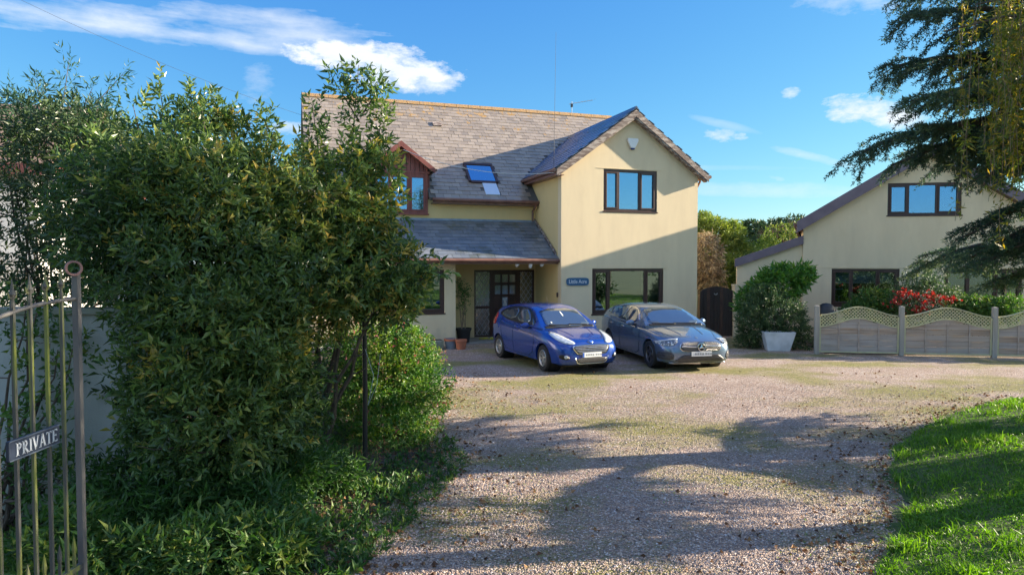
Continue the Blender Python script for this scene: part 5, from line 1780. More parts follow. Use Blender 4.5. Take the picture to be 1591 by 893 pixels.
# --- small blue hatchback
def blue_details(root, body, X, patch, strip, side, front, rear, top):
    P_ = CM
    # glass
    ws = [(-.60, .99), (.60, .99), (.56, 1.16), (.50, 1.37), (-.50, 1.37), (-.56, 1.16)]
    w = patch('windscreen', ws, **front, m=P_['glass'], par=root, off=.004, sm=1)
    strip('windscreen_trim', [(-.66, .985), (.66, .985)], .05, **front, m=P_['trim'], par=root, off=.005)
    # side glass, seen in profile (x forward)
    A = lambda s, z: (X(s), z)
    patch('side_trim', [A(1.16, .995), A(1.78, 1.37), A(2.3, 1.41), A(2.95, 1.375), A(3.46, 1.23), A(3.36, 1.13), A(2.6, 1.02)], **side, m=P_['trim'], par=root, off=.0025, sm=1, mirror=True)
    patch('front_door_glass', [A(1.50, 1.03), A(1.86, 1.325), A(2.16, 1.365), A(2.30, 1.36), A(2.34, 1.06)], **side, m=P_['glass'], par=root, off=.007, sm=1, mirror=True)
    patch('quarter_light', [A(1.30, 1.015), A(1.60, 1.20), A(1.45, 1.02)], **side, m=P_['glass'], par=root, off=.007, sm=1, mirror=True)
    patch('rear_door_glass', [A(2.42, 1.06), A(2.38, 1.36), A(2.95, 1.33), A(3.34, 1.21), A(3.20, 1.125)], **side, m=P_['glass'], par=root, off=.007, sm=1, mirror=True)
    patch('rear_screen', [(-.5, 1.1), (.5, 1.1), (.46, 1.32), (-.46, 1.32)], **rear, m=P_['glass'], par=root, off=.005)
    # shut lines
    for ln in ([A(1.30, .40), A(1.22, .62), A(1.24, .94)], [A(2.36, .33), A(2.38, .70), A(2.38, 1.03)], [A(3.0, .52), A(3.1, .70), A(3.12, 1.06)], [A(1.30, .40), A(1.5, .29), A(2.36, .29), A(2.85, .33), A(3.0, .52)]):
        strip('shut_line', ln, .009, **side, m=P_['seam'], par=root, mirror=True, grid=.08)
    strip('feature_line', [A(1.0, .80), A(2.0, .86), A(3.2, .95)], .012, **side, m=P_['seam'], par=root, off=.0005, th=.001, mirror=True, grid=.08)
    for s0, z in ((2.12, .90), (2.92, .965)):
        patch('door_handle', [A(s0, z), A(s0 + .19, z + .012), A(s0 + .19, z + .045), A(s0, z + .033)], **side, m=CM['blue'], par=root, off=.016, th=-.016, mirror=True, grid=.04)
    patch('fuel_flap', [A(3.22, .80), A(3.38, .80), A(3.38, .94), A(3.22, .94)], **side, m=CM['blue'], par=root, off=.002, th=.002, sm=2)
    # headlamps: swept back over the wings
    N0 = (X(0), 0, 0)
    hl = [(.33, .70), (.42, .665), (.64, .70), (.98, .845), (1.03, .905), (.86, .885), (.58, .80)]
    d = Vector((-1, -.75, 0)).normalized()
    u = Vector((-.75, 1, 0)).normalized()
    patch('headlight', hl, dir_=tuple(d), U=tuple(u), Vv=(0, 0, 1), m=P_['lamp'], par=root, off=.006, th=.004, sm=1, grid=.03, mirror=True, org=N0)
    # grille: wide trapezoid with chrome bars
    gr = [(-.40, .655), (.40, .655), (.47, .60), (.37, .485), (.33, .46), (-.33, .46), (-.37, .485), (-.47, .60)]
    gr0 = [(a * 1.06, .56 + (b - .56) * 1.16) for a, b in gr]
    patch('grille_surround', gr0, **front, m=P_['chrome'], par=root, off=.005, sm=1, grid=.04)
    g = patch('grille', gr, **front, m=P_['mesh'], par=root, off=.013, sm=1, grid=.04)[0]
    for z, hw_ in ((.63, .40), (.598, .43), (.566, .42), (.534, .39), (.502, .36)):
        strip('grille_bar', [(-hw_, z), (0, z + .004), (hw_, z)], .013, **front, m=P_['chrome'], par=root, off=.022, th=.006)
    patch('lower_intake', [(-.42, .385), (.42, .385), (.36, .27), (.30, .25), (-.30, .25), (-.36, .27)], **front, m=P_['mesh'], par=root, off=.006, sm=1, grid=.04)
    strip('intake_trim', [(-.43, .40), (-.37, .262), (-.30, .240), (.30, .240), (.37, .262), (.43, .40)], .018, **front, m=P_['chrome'], par=root, off=.010, th=.006)
    strip('splitter', [(-.66, .215), (0, .205), (.66, .215)], .03, **front, m=P_['trim'], par=root, off=.008, th=.008)
    fd = Vector((-1, -.45, 0)).normalized(); fu = Vector((-.45, 1, 0)).normalized()
    patch('fog_light_recess', [(.50, .34), (.74, .36), (.76, .46), (.56, .45)], dir_=tuple(fd), U=tuple(fu), Vv=(0, 0, 1), m=P_['trim'], par=root, off=.004, sm=1, grid=.03, mirror=True, org=N0)
    cp = [(.60 + .04 * math.cos(t), .405 + .04 * math.sin(t)) for t in [2 * math.pi * i / 12 for i in range(12)]]
    patch('fog_light', cp, dir_=tuple(fd), U=tuple(fu), Vv=(0, 0, 1), m=P_['lamp'], par=root, off=.012, sm=0, grid=.03, mirror=True, org=N0)
    ov = [(.075 * math.cos(t), .715 + .028 * math.sin(t)) for t in [2 * math.pi * i / 20 for i in range(20)]]
    patch('badge', ov, **front, m=P_['chrome'], par=root, off=.006, sm=0, grid=.03)
    ov = [(.066 * math.cos(t), .715 + .021 * math.sin(t)) for t in [2 * math.pi * i / 20 for i in range(20)]]
    patch('badge_centre', ov, **front, m=P_['plateb'], par=root, off=.013, sm=0, grid=.03)
    # bonnet lines and wipers
    for sg in (-1, 1):
        strip('bonnet_line', [(X(1.02), .67 * sg), (X(.6), .60 * sg), (X(.22), .40 * sg)], .008, **top, m=P_['seam'], par=root, off=.001, th=.002)
        strip('bonnet_crease', [(X(1.0), .42 * sg), (X(.35), .27 * sg)], .012, **top, m=CM['blue'], par=root, off=.004, th=.003)
    for y0, y1 in ((-.52, .02), (.0, .52)):
        strip('wiper', [(y0, 1.02), (y1, 1.0)], .014, **front, m=P_['trim'], par=root, off=.018, th=.008)
    mirror_pair(root, X, 1.50, .80, .99, CM['blue'])
    patch('tail_light', [A(3.52, .86), A(3.42, 1.02), A(3.58, 1.20), A(3.72, 1.12), A(3.76, .90)], **side, m=P_['red'], par=root, off=.006, sm=1, mirror=True, grid=.03)
    zc = .437
    plate(root, X, front, patch, X(-.012), zc)
    MB().tube([(X(2.1), 0, 1.475), (X(2.2), 0, 1.66)], [.008, .004], 5).build('roof_aerial', P_['trim'], root)
    # trinket hanging behind the windscreen is seen as a pale shape on the glass
    patch('hanging_trinket', [(-.018, 1.20), (.018, 1.20), (.018, 1.26), (.006, 1.31), (-.006, 1.31), (-.018, 1.26)], **front, m=P_['skin'], par=root, off=.012, th=.002, grid=.03)
    patch('tax_disc', [(-.44, 1.06), (-.40, 1.06), (-.40, 1.09), (-.44, 1.09)], **front, m=P_['skin'], par=root, off=.012, th=.002, grid=.03)

BLUE = dict(L=3.95, wb=2.49, fo=.80, R=.305, hw=.845, gh=.42, paint=CM['blue'], alloy=CM['alloy'], spokes=8, twin=False, steer=-4,
    body=[(0, .46, .30, .44, .60), (.03, .60, .235, .52, .68), (.09, .69, .20, .58, .735), (.18, .755, .19, .64, .775), (.32, .80, .185, .71, .82), (.55, .835, .18, .785, .885), (.85, .852, .18, .85, .945),
          (1.10, .858, .18, .89, .985), (1.5, .860, .18, .93, 1.0), (2.4, .862, .18, .965, 1.02), (3.1, .860, .19, 1.02, 1.06), (3.5, .84, .21, 1.04, 1.08), (3.78, .79, .25, 1.0, 1.05), (3.90, .73, .30, .86, .98), (3.95, .66, .36, .80, .92)],
    house=[(.98, .955, .975, .74, .60), (1.12, .97, 1.05, .775, .60), (1.40, .975, 1.22, .80, .60), (1.70, .98, 1.37, .805, .60), (1.95, .985, 1.43, .81, .60), (2.35, .995, 1.455, .81, .60), (2.85, 1.01, 1.44, .81, .595), (3.25, 1.03, 1.395, .80, .585),
           (3.52, 1.04, 1.335, .785, .575), (3.66, 1.04, 1.25, .76, .57), (3.82, 1.02, 1.06, .73, .56)],
    details=blue_details)

# --- blue-grey low estate
def grey_details(root, body, X, patch, strip, side, front, rear, top):
    P_ = CM
    A = lambda s, z: (X(s), z)
    patch('windscreen', [(-.66, .985), (.66, .985), (.60, 1.15), (.51, 1.345), (-.51, 1.345), (-.60, 1.15)], **front, m=P_['glass'], par=root, off=.004, sm=1)
    strip('windscreen_trim', [(-.70, .975), (.70, .975)], .04, **front, m=P_['trim'], par=root, off=.005)
    patch('side_trim', [A(1.62, .99), A(2.15, 1.30), A(2.6, 1.37), A(3.3, 1.345), A(4.0, 1.20), A(4.12, 1.10), A(3.4, 1.02)], **side, m=P_['chrome'], par=root, off=.002, sm=1, mirror=True)
    patch('front_door_glass', [A(1.72, .995), A(2.20, 1.275), A(2.5, 1.335), A(2.72, 1.34), A(2.76, 1.01)], **side, m=P_['glass'], par=root, off=.006, sm=1, mirror=True)
    patch('rear_door_glass', [A(2.82, 1.01), A(2.78, 1.34), A(3.25, 1.32), A(3.62, 1.24), A(3.60, 1.05)], **side, m=P_['glass'], par=root, off=.006, sm=1, mirror=True)
    patch('quarter_light', [A(3.68, 1.06), A(3.69, 1.22), A(3.95, 1.16), A(4.05, 1.11)], **side, m=P_['glass'], par=root, off=.006, sm=1, mirror=True)
    patch('rear_screen', [(-.5, 1.12), (.5, 1.12), (.44, 1.28), (-.44, 1.28)], **rear, m=P_['glass'], par=root, off=.005)
    for ln in ([A(1.50, .34), A(1.44, .60), A(1.52, .94)], [A(2.78, .30), A(2.80, .66), A(2.79, .99)], [A(3.50, .48), A(3.62, .66), A(3.64, 1.03)], [A(1.50, .34), A(1.7, .26), A(2.78, .26), A(3.3, .30), A(3.50, .48)]):
        strip('shut_line', ln, .009, **side, m=P_['seam'], par=root, mirror=True, grid=.08)
    for s0, z in ((2.48, .83), (3.32, .85)):
        patch('door_handle', [A(s0, z), A(s0 + .20, z + .01), A(s0 + .20, z + .04), A(s0, z + .03)], **side, m=P_['chrome'], par=root, off=.016, th=-.014, mirror=True, grid=.04)
    # lamps
    N0 = (X(0), 0, 0)
    d = Vector((-1, -.6, 0)).normalized(); u = Vector((-.6, 1, 0)).normalized()
    hl = [(.50, .665), (.62, .60), (.90, .60), (1.07, .635), (1.10, .66), (.90, .70), (.70, .735), (.53, .75)]
    patch('headlight', hl, dir_=tuple(d), U=tuple(u), Vv=(0, 0, 1), m=P_['lampd'], par=root, off=.006, sm=1, grid=.03, mirror=True, org=N0)
    strip('daytime_lamp', [(.52, .735), (.70, .72), (.92, .685), (1.06, .655)], .02, dir_=tuple(d), U=tuple(u), Vv=(0, 0, 1), m=P_['lamp'], par=root, off=.013, th=.004, mirror=True, org=N0)
    # grille
    gr = [(-.42, .685), (.42, .685), (.50, .60), (.49, .53), (.40, .475), (-.40, .475), (-.49, .53), (-.50, .60)]
    gr0 = [(a * 1.03, .58 + (b - .58) * 1.08) for a, b in gr]
    patch('grille_surround', gr0, **front, m=P_['chrome'], par=root, off=.003, sm=1, grid=.04)
    patch('grille', gr, **front, m=P_['mesh'], par=root, off=.008, sm=1, grid=.04)
    for sg in (-1, 1):
        strip('grille_bar', [(sg * .10, .58), (sg * .30, .584), (sg * .47, .588)], .024, **front, m=P_['chrome'], par=root, off=.018, th=.006)
    # studded mesh of the grille
    k = 0
    for z in np.arange(.50, .675, .028):
        for y in np.arange(-.42, .43, .045):
            yy = y + (k % 2) * .022
            if abs(z - .583) < .02 or abs(yy) < .10 or abs(yy) > .46 - abs(z - .58) * .4: continue
            strip('grille_stud', [(yy - .007, z), (yy + .007, z)], .010, **front, m=P_['alloy'], par=root, off=.015, th=.004)
        k += 1
    # star emblem
    e = MB()
    xn = X(-.035)
    pts = [(xn, .092 * math.cos(t), .582 + .092 * math.sin(t)) for t in [2 * math.pi * i / 28 for i in range(29)]]
    e.tube(pts, .014, 6, cap=False)
    for i in range(3):
        a = R(90 + 120 * i)
        tip = Vector((xn, .085 * math.cos(a), .582 + .085 * math.sin(a)))
        for sg in (-1, 1):
            b = Vector((xn + .006, .026 * math.cos(a + sg * R(60)), .582 + .026 * math.sin(a + sg * R(60))))
            c = Vector((xn + .014, 0, .582))
            e.add([tip, b, c, b - Vector((.012, 0, 0)), tip - Vector((.006, 0, 0))], [(0, 1, 2), (0, 4, 3, 1)])
    e.build('star_emblem', P_['chrome'], root)
    cp = [(.095 * math.cos(t), .582 + .095 * math.sin(t)) for t in [2 * math.pi * i / 20 for i in range(20)]]
    patch('emblem_disc', cp, **front, m=P_['trim'], par=root, off=.014, sm=0, grid=.04)
    # bumper
    patch('lower_intake', [(-.44, .40), (.44, .40), (.62, .27), (.50, .245), (-.50, .245), (-.62, .27)], **front, m=P_['mesh'], par=root, off=.006, sm=0, grid=.04)
    strip('intake_blade', [(-.56, .33), (0, .335), (.56, .33)], .012, **front, m=P_['alloyd'], par=root, off=.014, th=.006)
    fd = Vector((-1, -.5, 0)).normalized(); fu = Vector((-.5, 1, 0)).normalized()
    patch('side_intake', [(.58, .33), (.66, .28), (.98, .29), (1.02, .36), (.90, .475), (.70, .48), (.60, .42)], dir_=tuple(fd), U=tuple(fu), Vv=(0, 0, 1), m=P_['mesh'], par=root, off=.005, sm=1, grid=.03, mirror=True, org=N0)
    for z in (.34, .40, .45):
        strip('intake_fin', [(.64, z), (.97, z)], .012, dir_=tuple(fd), U=tuple(fu), Vv=(0, 0, 1), m=P_['alloyd'], par=root, off=.013, th=.004, mirror=True, org=N0)
    strip('splitter', [(-.70, .20), (0, .19), (.70, .20)], .03, **front, m=P_['chrome'], par=root, off=.010, th=.010)
    for sg in (-1, 1):
        strip('bonnet_line', [(X(1.35), .74 * sg), (X(.8), .67 * sg), (X(.30), .50 * sg)], .008, **top, m=P_['seam'], par=root, off=.001, th=.002)
        strip('bonnet_crease', [(X(1.30), .40 * sg), (X(.45), .27 * sg)], .014, **top, m=CM['grey'], par=root, off=.005, th=.004)
    cp = [(X(.24) + .03 * math.cos(t), .03 * math.sin(t)) for t in [2 * math.pi * i / 12 for i in range(12)]]
    patch('bonnet_badge', cp, **top, m=P_['chrome'], par=root, off=.006, sm=0, grid=.03)
    for y0, y1 in ((-.60, .0), (-.02, .56)):
        strip('wiper', [(y0, 1.0), (y1, .985)], .014, **front, m=P_['trim'], par=root, off=.014, th=.006)
    mirror_pair(root, X, 1.86, .84, .985, CM['grey'])
    plate(root, X, front, patch, X(-.03), .425, band=False)

GREY = dict(L=4.68, wb=2.73, fo=.89, R=.325, hw=.895, gh=.40, paint=CM['grey'], alloy=CM['alloyd'], spokes=5, twin=True, steer=0,
    body=[(0, .46, .34, .46, .62), (.03, .62, .25, .50, .685), (.10, .73, .21, .56, .725), (.22, .81, .185, .62, .765), (.40, .862, .17, .69, .81), (.65, .89, .165, .755, .86), (1.0, .905, .165, .81, .915), (1.35, .912, .165, .85, .955),
          (1.8, .915, .165, .885, .965), (2.8, .915, .165, .92, .99), (3.6, .912, .175, .965, 1.03), (4.1, .885, .20, .985, 1.05), (4.45, .82, .26, .95, 1.02), (4.60, .76, .32, .86, .95), (4.68, .68, .38, .78, .88)],
    house=[(1.30, .945, .96, .80, .60), (1.45, .95, 1.03, .825, .60), (1.80, .955, 1.19, .84, .60), (2.15, .96, 1.325, .845, .60), (2.45, .965, 1.385, .845, .60), (2.85, .975, 1.41, .845, .60), (3.3, .99, 1.395, .84, .59), (3.75, 1.01, 1.335, .825, .575),
           (4.10, 1.02, 1.255, .80, .56), (4.30, 1.02, 1.17, .77, .55), (4.5, 1.0, 1.04, .73, .54)],
    details=grey_details)

def heading(a_deg):
    a = R(a_deg)
    return math.atan2(-math.cos(a), math.sin(a))
build_car('hatchback_car', (1.45 - .505 * 2.39 * .5 * .92, 15.38 + 1.08, 0), heading(25), .96, BLUE, 'small bright blue hatchback car parked nose out in front of the porch')
build_car('estate_car', (3.97 - .208 * 1.31, 15.75 + .978 * 1.31, 0), heading(12), .96, GREY, 'low silvery blue-grey car with a star badge, parked right of the blue hatchback')
# ------------------------------------------------------------------ planting
def tint_shrub(yellow=.12, base=(.15, .65)):
    def f(P, rng):
        n = len(P)
        t = base[0] + (base[1] - base[0]) * np.clip(.5 + .5 * wob(P, 2.6, 1.0) + .25 * rng.normal(size=n), 0, 1)
        y = (wob(P, 4.2, 3.3) + .5 * rng.normal(size=n)) > (1.15 - yellow * 4)
        return np.where(y & (rng.random(n) < .55), .80 + .2 * rng.random(n), t)
    return f

def shrub(name, label, cat, base, blobs, n, per, Ls, m, seed=1, stems=6, stem_r=.03, lump=.22, shell=.5, ls=3.0, up=.5, wr=.34, sl=.16, gap=-.55, tint=None,
          shoots=(), group=None, kite=False, crown='foliage', spread=.8, stemmat='bark', droop=.15):
    """base point, crown blobs in world units; shoots = [(points), leaves]"""
    rng = np.random.default_rng(seed); rr = random.Random(seed)
    root = empty(name, base, 0, label, cat, group)
    B = [(b[0] - base[0], b[1] - base[1], b[2] - base[2], *b[3:]) for b in blobs]
    P, A = sprigs_from_blobs(B, n, rng, lump=lump, shell=shell, ls=ls, up=up, gap=gap)
    parts = []
    tf = tint or tint_shrub()
    parts.append(leaves_on_sprigs(P, A, per, Ls, rng, spread=spread, sl=sl, wr=wr, tint_fn=tf, kite=kite, droop=droop))
    tw = MB()
    for sh in shoots:
        pts = [Vector(p) - Vector(base) for p in sh[0]]
        tw.tube(pts, [.010 - .007 * i / (len(pts) - 1) for i in range(len(pts))], 5)
        dens = sh[1]
        Q, QA = [], []
        for i in range(len(pts) - 1):
            for j in range(dens):
                t = (j + rr.random()) / dens
                q = pts[i].lerp(pts[i + 1], t)
                d = (pts[i + 1] - pts[i]).normalized()
                rad = Vector((rr.gauss(0, 1), rr.gauss(0, 1), rr.gauss(0, 1))).normalized()
                wv = sh[2] if len(sh) > 2 else .10
                Q.append(q + rad * rr.random() * wv); QA.append((d * .8 + rad * .7).normalized())
        Q = np.array([tuple(q) for q in Q]); QA = np.array([tuple(q) for q in QA])
        parts.append(leaves_on_sprigs(Q, QA, per, Ls, rng, spread=spread, sl=sl, wr=wr, tint_fn=lambda P_, r_: .3 + .4 * r_.random(len(P_)), kite=kite))
    V, F, T = merge_geo(parts)
    fast_mesh(crown, V, F, m, root, T)
    for i in range(stems):
        b = B[i % len(B)]
        tgt = Vector((b[0] + rr.uniform(-.5, .5) * b[3], b[1] + rr.uniform(-.5, .5) * b[4], b[2] + rr.uniform(-.2, .5) * b[5]))
        st = Vector((rr.uniform(-.12, .12), rr.uniform(-.12, .12), 0))
        pts = bent(st, tgt, 6, sag=-.05, jit=.10, rng=rr)
        tw.tube(pts, [stem_r * (1 - .75 * k / 6) for k in range(7)], 6)
        for j in range(3):
            q = pts[3 + j]
            e = q + Vector((rr.gauss(0, .4) * b[3], rr.gauss(0, .4) * b[4], rr.uniform(.1, .6) * b[5]))
            tw.tube(bent(q, e, 4, jit=.05, rng=rr), [stem_r * .35, stem_r * .3, stem_r * .25, stem_r * .15, stem_r * .08], 5)
    tw.build('stems', M[stemmat], root, smooth=True)
    return root

def B_(x, y, d, rx, ry, rd=None):
    """crown lobe seen at photo place x,y, depth d, half sizes in photo pixels"""
    p = pxw(x, y, d)
    k = d / F_PX
    return (p.x, p.y, p.z, rx * k, (rd if rd is not None else (rx * k)), ry * k)

# large glossy evergreen, right-hand one with yellowing sprays and tall leading shoots
def sp(pts, d):
    return [pxw(x, y, d) for x, y in pts]
shrub('evergreen_tree', 'large glossy evergreen with yellowing sprays and one tall leading shoot beside the house', 'tree', (-2.35, 7.6, 0),
      [B_(500, 335, 7.4, 100, 80), B_(415, 310, 7.5, 80, 75), B_(560, 420, 7.3, 88, 72), B_(480, 430, 7.2, 120, 85), B_(560, 330, 7.4, 60, 75), B_(600, 470, 7.2, 45, 35),
       B_(330, 250, 7.6, 90, 70), B_(400, 400, 7.3, 110, 90), B_(590, 265, 7.4, 22, 30), B_(620, 425, 7.3, 38, 42)],
      4700, 9, .088, LM['laurel'], seed=11, stems=10, stem_r=.035, lump=.38, ls=4.0, gap=-.45, tint=tint_shrub(.20, (.2, .78)),
      shoots=[(sp([(545, 270), (552, 190), (560, 105)], 7.4), 18, .08), (sp([(500, 260), (495, 220), (488, 165)], 7.4), 14, .10), (sp([(580, 260), (590, 215), (596, 165)], 7.4), 16, .10),
              (sp([(560, 190), (535, 150), (520, 125)], 7.4), 9, .07), (sp([(565, 180), (585, 150), (590, 130)], 7.4), 9, .07),
              (sp([(375, 230), (370, 200), (362, 170)], 7.6), 9, .08), (sp([(300, 200), (303, 165), (300, 140)], 7.6), 8, .07), (sp([(345, 210), (340, 180), (335, 158)], 7.6), 8, .07),
              (sp([(640, 440), (665, 430), (684, 422)], 7.2), 6, .04), (sp([(255, 210), (258, 170), (252, 130)], 7.7), 6, .05), (sp([(430, 230), (420, 205), (412, 185)], 7.5), 6, .06)])
# its mate in the middle, darker
shrub('evergreen_tree', 'broad dark green evergreen filling the middle of the planting, glossy leaves, shaded base', 'tree', (-2.75, 6.6, 0),
      [B_(300, 420, 6.6, 130, 110), B_(230, 330, 6.8, 110, 95), B_(350, 520, 6.4, 115, 90), B_(290, 580, 6.3, 105, 110), B_(400, 560, 6.6, 75, 100), B_(300, 300, 6.8, 90, 70), B_(195, 390, 6.6, 75, 62),
       B_(440, 620, 6.8, 60, 90), B_(330, 660, 6.2, 120, 80)],
      5500, 9, .088, LM['laurel'], seed=23, stems=9, stem_r=.03, lump=.34, ls=4.0, gap=-.5, tint=tint_shrub(.10, (.1, .7)),
      shoots=[(sp([(225, 260), (220, 205), (212, 165)], 6.8), 9, .08), (sp([(180, 290), (172, 235), (165, 190)], 6.8), 7, .07), (sp([(330, 240), (322, 200), (318, 172)], 6.8), 7, .06), (sp([(285, 250), (280, 220), (275, 195)], 6.8), 8, .07)])
# left: tall, dark, finer leaves, thin so the white house glitters through
shrub('evergreen_tree', 'tall dark shrub at the left edge, white wall glinting through its thin leaves', 'tree', (-5.4, 8.2, 0),
      [B_(90, 270, 8.2, 95, 75), B_(60, 370, 8.1, 105, 80), B_(150, 350, 8.0, 95, 95), B_(120, 220, 8.3, 80, 50), B_(180, 260, 8.0, 60, 60), B_(90, 440, 8.2, 70, 40)],
      1900, 9, .085, LM['green'], seed=31, stems=7, stem_r=.03, lump=.3, ls=4.0, gap=-.45, wr=.3)
shrub('willow_shrub', 'airy narrow-leaved shrub with tall wispy shoots against the sky, far left', 'shrub', (-5.9, 8.8, 0),
      [B_(120, 210, 8.8, 75, 32), B_(60, 190, 8.8, 45, 28), B_(160, 190, 8.8, 35, 25)],
      520, 8, .095, LM['bay'], seed=41, stems=6, stem_r=.02, lump=.3, ls=4, gap=-.3, wr=.17, spread=.6,
      shoots=[(sp([(95, 230), (105, 160), (115, 97)], 8.8), 14, .12), (sp([(50, 220), (40, 165), (18, 140)], 8.8), 14, .14), (sp([(140, 220), (158, 160), (198, 118)], 8.8), 12, .10),
              (sp([(75, 210), (70, 160), (60, 125)], 8.8), 12, .14), (sp([(120, 210), (135, 170), (150, 140)], 8.8), 9, .1)])
# fresh shrub beneath, towards the drive
shrub('flowering_shrub', 'fresh green shrub with reddish tips spilling towards the drive under the tree', 'shrub', (-1.95, 9.8, 0),
      [B_(600, 590, 9.8, 72, 80), B_(560, 640, 9.5, 60, 70), B_(650, 620, 9.9, 45, 60), B_(560, 550, 9.9, 60, 50), B_(630, 545, 10.2, 40, 38), B_(610, 670, 9.2, 60, 35)],
      3300, 8, .062, LM['light'], seed=51, stems=8, stem_r=.012, lump=.3, ls=5, gap=-.6, wr=.42, tint=tint_shrub(.10, (.1, .8)))
shrub('low_shrub', 'low pale shrub with pinkish heads between the pots and the drive edge', 'shrub', (-2.1, 13.4, 0),
      [B_(610, 540, 13.4, 40, 30), B_(650, 560, 13.2, 30, 24), B_(580, 570, 13, 40, 34)],
      1100, 7, .06, LM['light'], seed=52, stems=5, stem_r=.01, lump=.3, ls=5, gap=-.6, wr=.42, tint=tint_shrub(.2, (.3, .95)))
shrub('low_shrub', 'low dark fern-like plants at the foot of the dark evergreen', 'plant', (-2.5, 5.9, 0),
      [B_(250, 770, 6.0, 130, 45, .5), B_(420, 740, 6.6, 90, 40, .4), B_(230, 820, 5.6, 60, 50, .4), B_(360, 800, 5.8, 110, 35, .4), B_(500, 740, 7.2, 60, 30, .3)],
      1700, 7, .10, LM['weed'], seed=61, stems=0, lump=.3, ls=5, gap=-.6, wr=.22, tint=lambda P, r: .05 + .55 * r.random(len(P)), up=.9)
shrub('trailing_plant', 'pale green leafy plants in the bottom left corner by the gate', 'plant', (-2.2, 4.9, 0),
      [B_(330, 860, 5.0, 110, 34, .35), B_(190, 880, 4.8, 90, 26, .3), B_(430, 850, 5.3, 60, 22, .3), B_(90, 860, 4.9, 60, 50, .3)],
      750, 7, .10, LM['weed'], seed=62, stems=0, lump=.3, ls=5, gap=-.6, wr=.26, tint=lambda P, r: .2 + .7 * r.random(len(P)), up=.9)
shrub('climbing_plant', 'woody climber with sparse leaves on the grey wall behind the iron gate', 'plant', (-4.6, 6.1, 0),
      [B_(80, 560, 6.15, 60, 60, .08), B_(60, 480, 6.15, 70, 30, .1), B_(40, 700, 5.9, 60, 60, .2), B_(90, 760, 5.8, 60, 50, .2)],
      330, 6, .07, LM['weed'], seed=63, stems=12, stem_r=.02, lump=.3, ls=5, gap=-.4, wr=.4)
dp = empty('dark_pole', (-1.72, 7.9, 0), 0, 'thin dark pole standing among the shrubs below the tree', 'pole')
MB().tube([(0, 0, 0), (.01, 0, 1.0), (0, 0, 2.1)], [.03, .028, .026], 8).build('pole', M['black'], dp, smooth=True)
MB().tube([(.02, -.03, 1.4), (.12, -.05, 1.1), (.05, -.04, .75), (.16, -.06, 1.0), (.2, -.05, 1.35)], .004, 4).build('cord', M['palewire'], dp)

# tub plant by the door
tp = (tub.location.x, tub.location.y, .05 + .40)
rt = empty('tub_shrub', tp, 0, 'leggy small-leaved shrub growing in the black tub by the door', 'plant')
rr = random.Random(4); tw = MB(); Q, QA = [], []
for i in range(7):
    e = Vector((rr.uniform(-.25, .22), rr.uniform(-.12, .12), rr.uniform(1.0, 1.35)))
    pts = bent((rr.uniform(-.06, .06), rr.uniform(-.06, .06), 0), e, 6, jit=.03, rng=rr)
    tw.tube(pts, [.011 - .0013 * k for k in range(7)], 5)
    for k in range(3, 7):
        for j in range(9 if k > 4 else 3):
            Q.append(tuple(pts[k] + Vector((rr.gauss(0, .07), rr.gauss(0, .07), rr.gauss(0, .06))))); QA.append((rr.gauss(0, .5), rr.gauss(0, .5), .6))
tw.build('stems', M['twig'], rt, smooth=True)
V, F, T = leaves_on_sprigs(np.array(Q), nrmz(np.array(QA)), 5, .055, RNG, sl=.09, wr=.5)
fast_mesh('foliage', V, F, LM['light'], rt, T)

# in front of the bungalow
shrub('climbing_shrub', 'bushy shrub with large bright leaves against the lean-to wall above the planter', 'shrub', (7.9, 19.8, 0),
      [B_(1212, 440, 19.8, 34, 22, .4), B_(1182, 455, 19.8, 20, 22, .35), B_(1240, 430, 19.8, 18, 14, .35), B_(1162, 470, 19.8, 13, 16, .3)],
      520, 9, .17, LM['euph'], seed=71, stems=6, stem_r=.02, lump=.25, ls=3, gap=-.6, wr=.32, tint=lambda P, r: np.clip(.2 + .7 * r.random(len(P)), 0, 1))
shrub('dark_shrub', 'rounded dark feathery shrub beside the white planter, right of the black gate', 'shrub', (7.75, 19.0, 0),
      [B_(1202, 490, 19.0, 42, 28, .5), B_(1170, 505, 19.2, 20, 32, .4), B_(1232, 508, 18.9, 20, 32, .35), B_(1190, 460, 19.2, 28, 14, .4), B_(1250, 530, 18.9, 8, 20, .3), B_(1162, 535, 19.3, 14, 16, .3)],
      1800, 8, .085, LM['hedge'], seed=72, stems=6, stem_r=.02, lump=.25, ls=4, gap=-.7, wr=.3, tint=lambda P, r: np.clip(.2 + .6 * r.random(len(P)), 0, 1))
shrub('azalea', 'red-flowered azalea bush behind the middle of the lattice fence', 'shrub', (11.9, 18.9, 0),
      [B_(1440, 465, 18.9, 52, 26, .4), B_(1400, 480, 18.8, 26, 16, .3), B_(1470, 470, 19.0, 24, 20, .3), B_(1430, 440, 19.1, 36, 14, .3), B_(1420, 500, 18.9, 60, 18, .35)],
      1300, 8, .075, LM['hedge'], seed=73, stems=6, stem_r=.015, lump=.25, ls=4, gap=-.6, wr=.36)
az = bpy.context.scene.objects['azalea']
rngz = np.random.default_rng(9)
cl = []
for (x, y, s) in ((1401, 459, 11), (1430, 462, 9), (1452, 463, 12), (1444, 470, 8), (1387, 470, 7), (1410, 456, 7), (1468, 467, 7), (1428, 481, 8), (1435, 478, 6), (1484, 468, 4), (1478, 464, 4), (1444, 459, 7)):
    c = pxw(x, y, 18.42); k = 18.4 / F_PX * s
    n = int(s * 2.4)
    cl.append(np.array([c.x, c.y, c.z]) + rngz.normal(size=(n, 3)) * np.array([k * .75, .12, k * .5]))
P = np.concatenate(cl) - np.array(az.location)
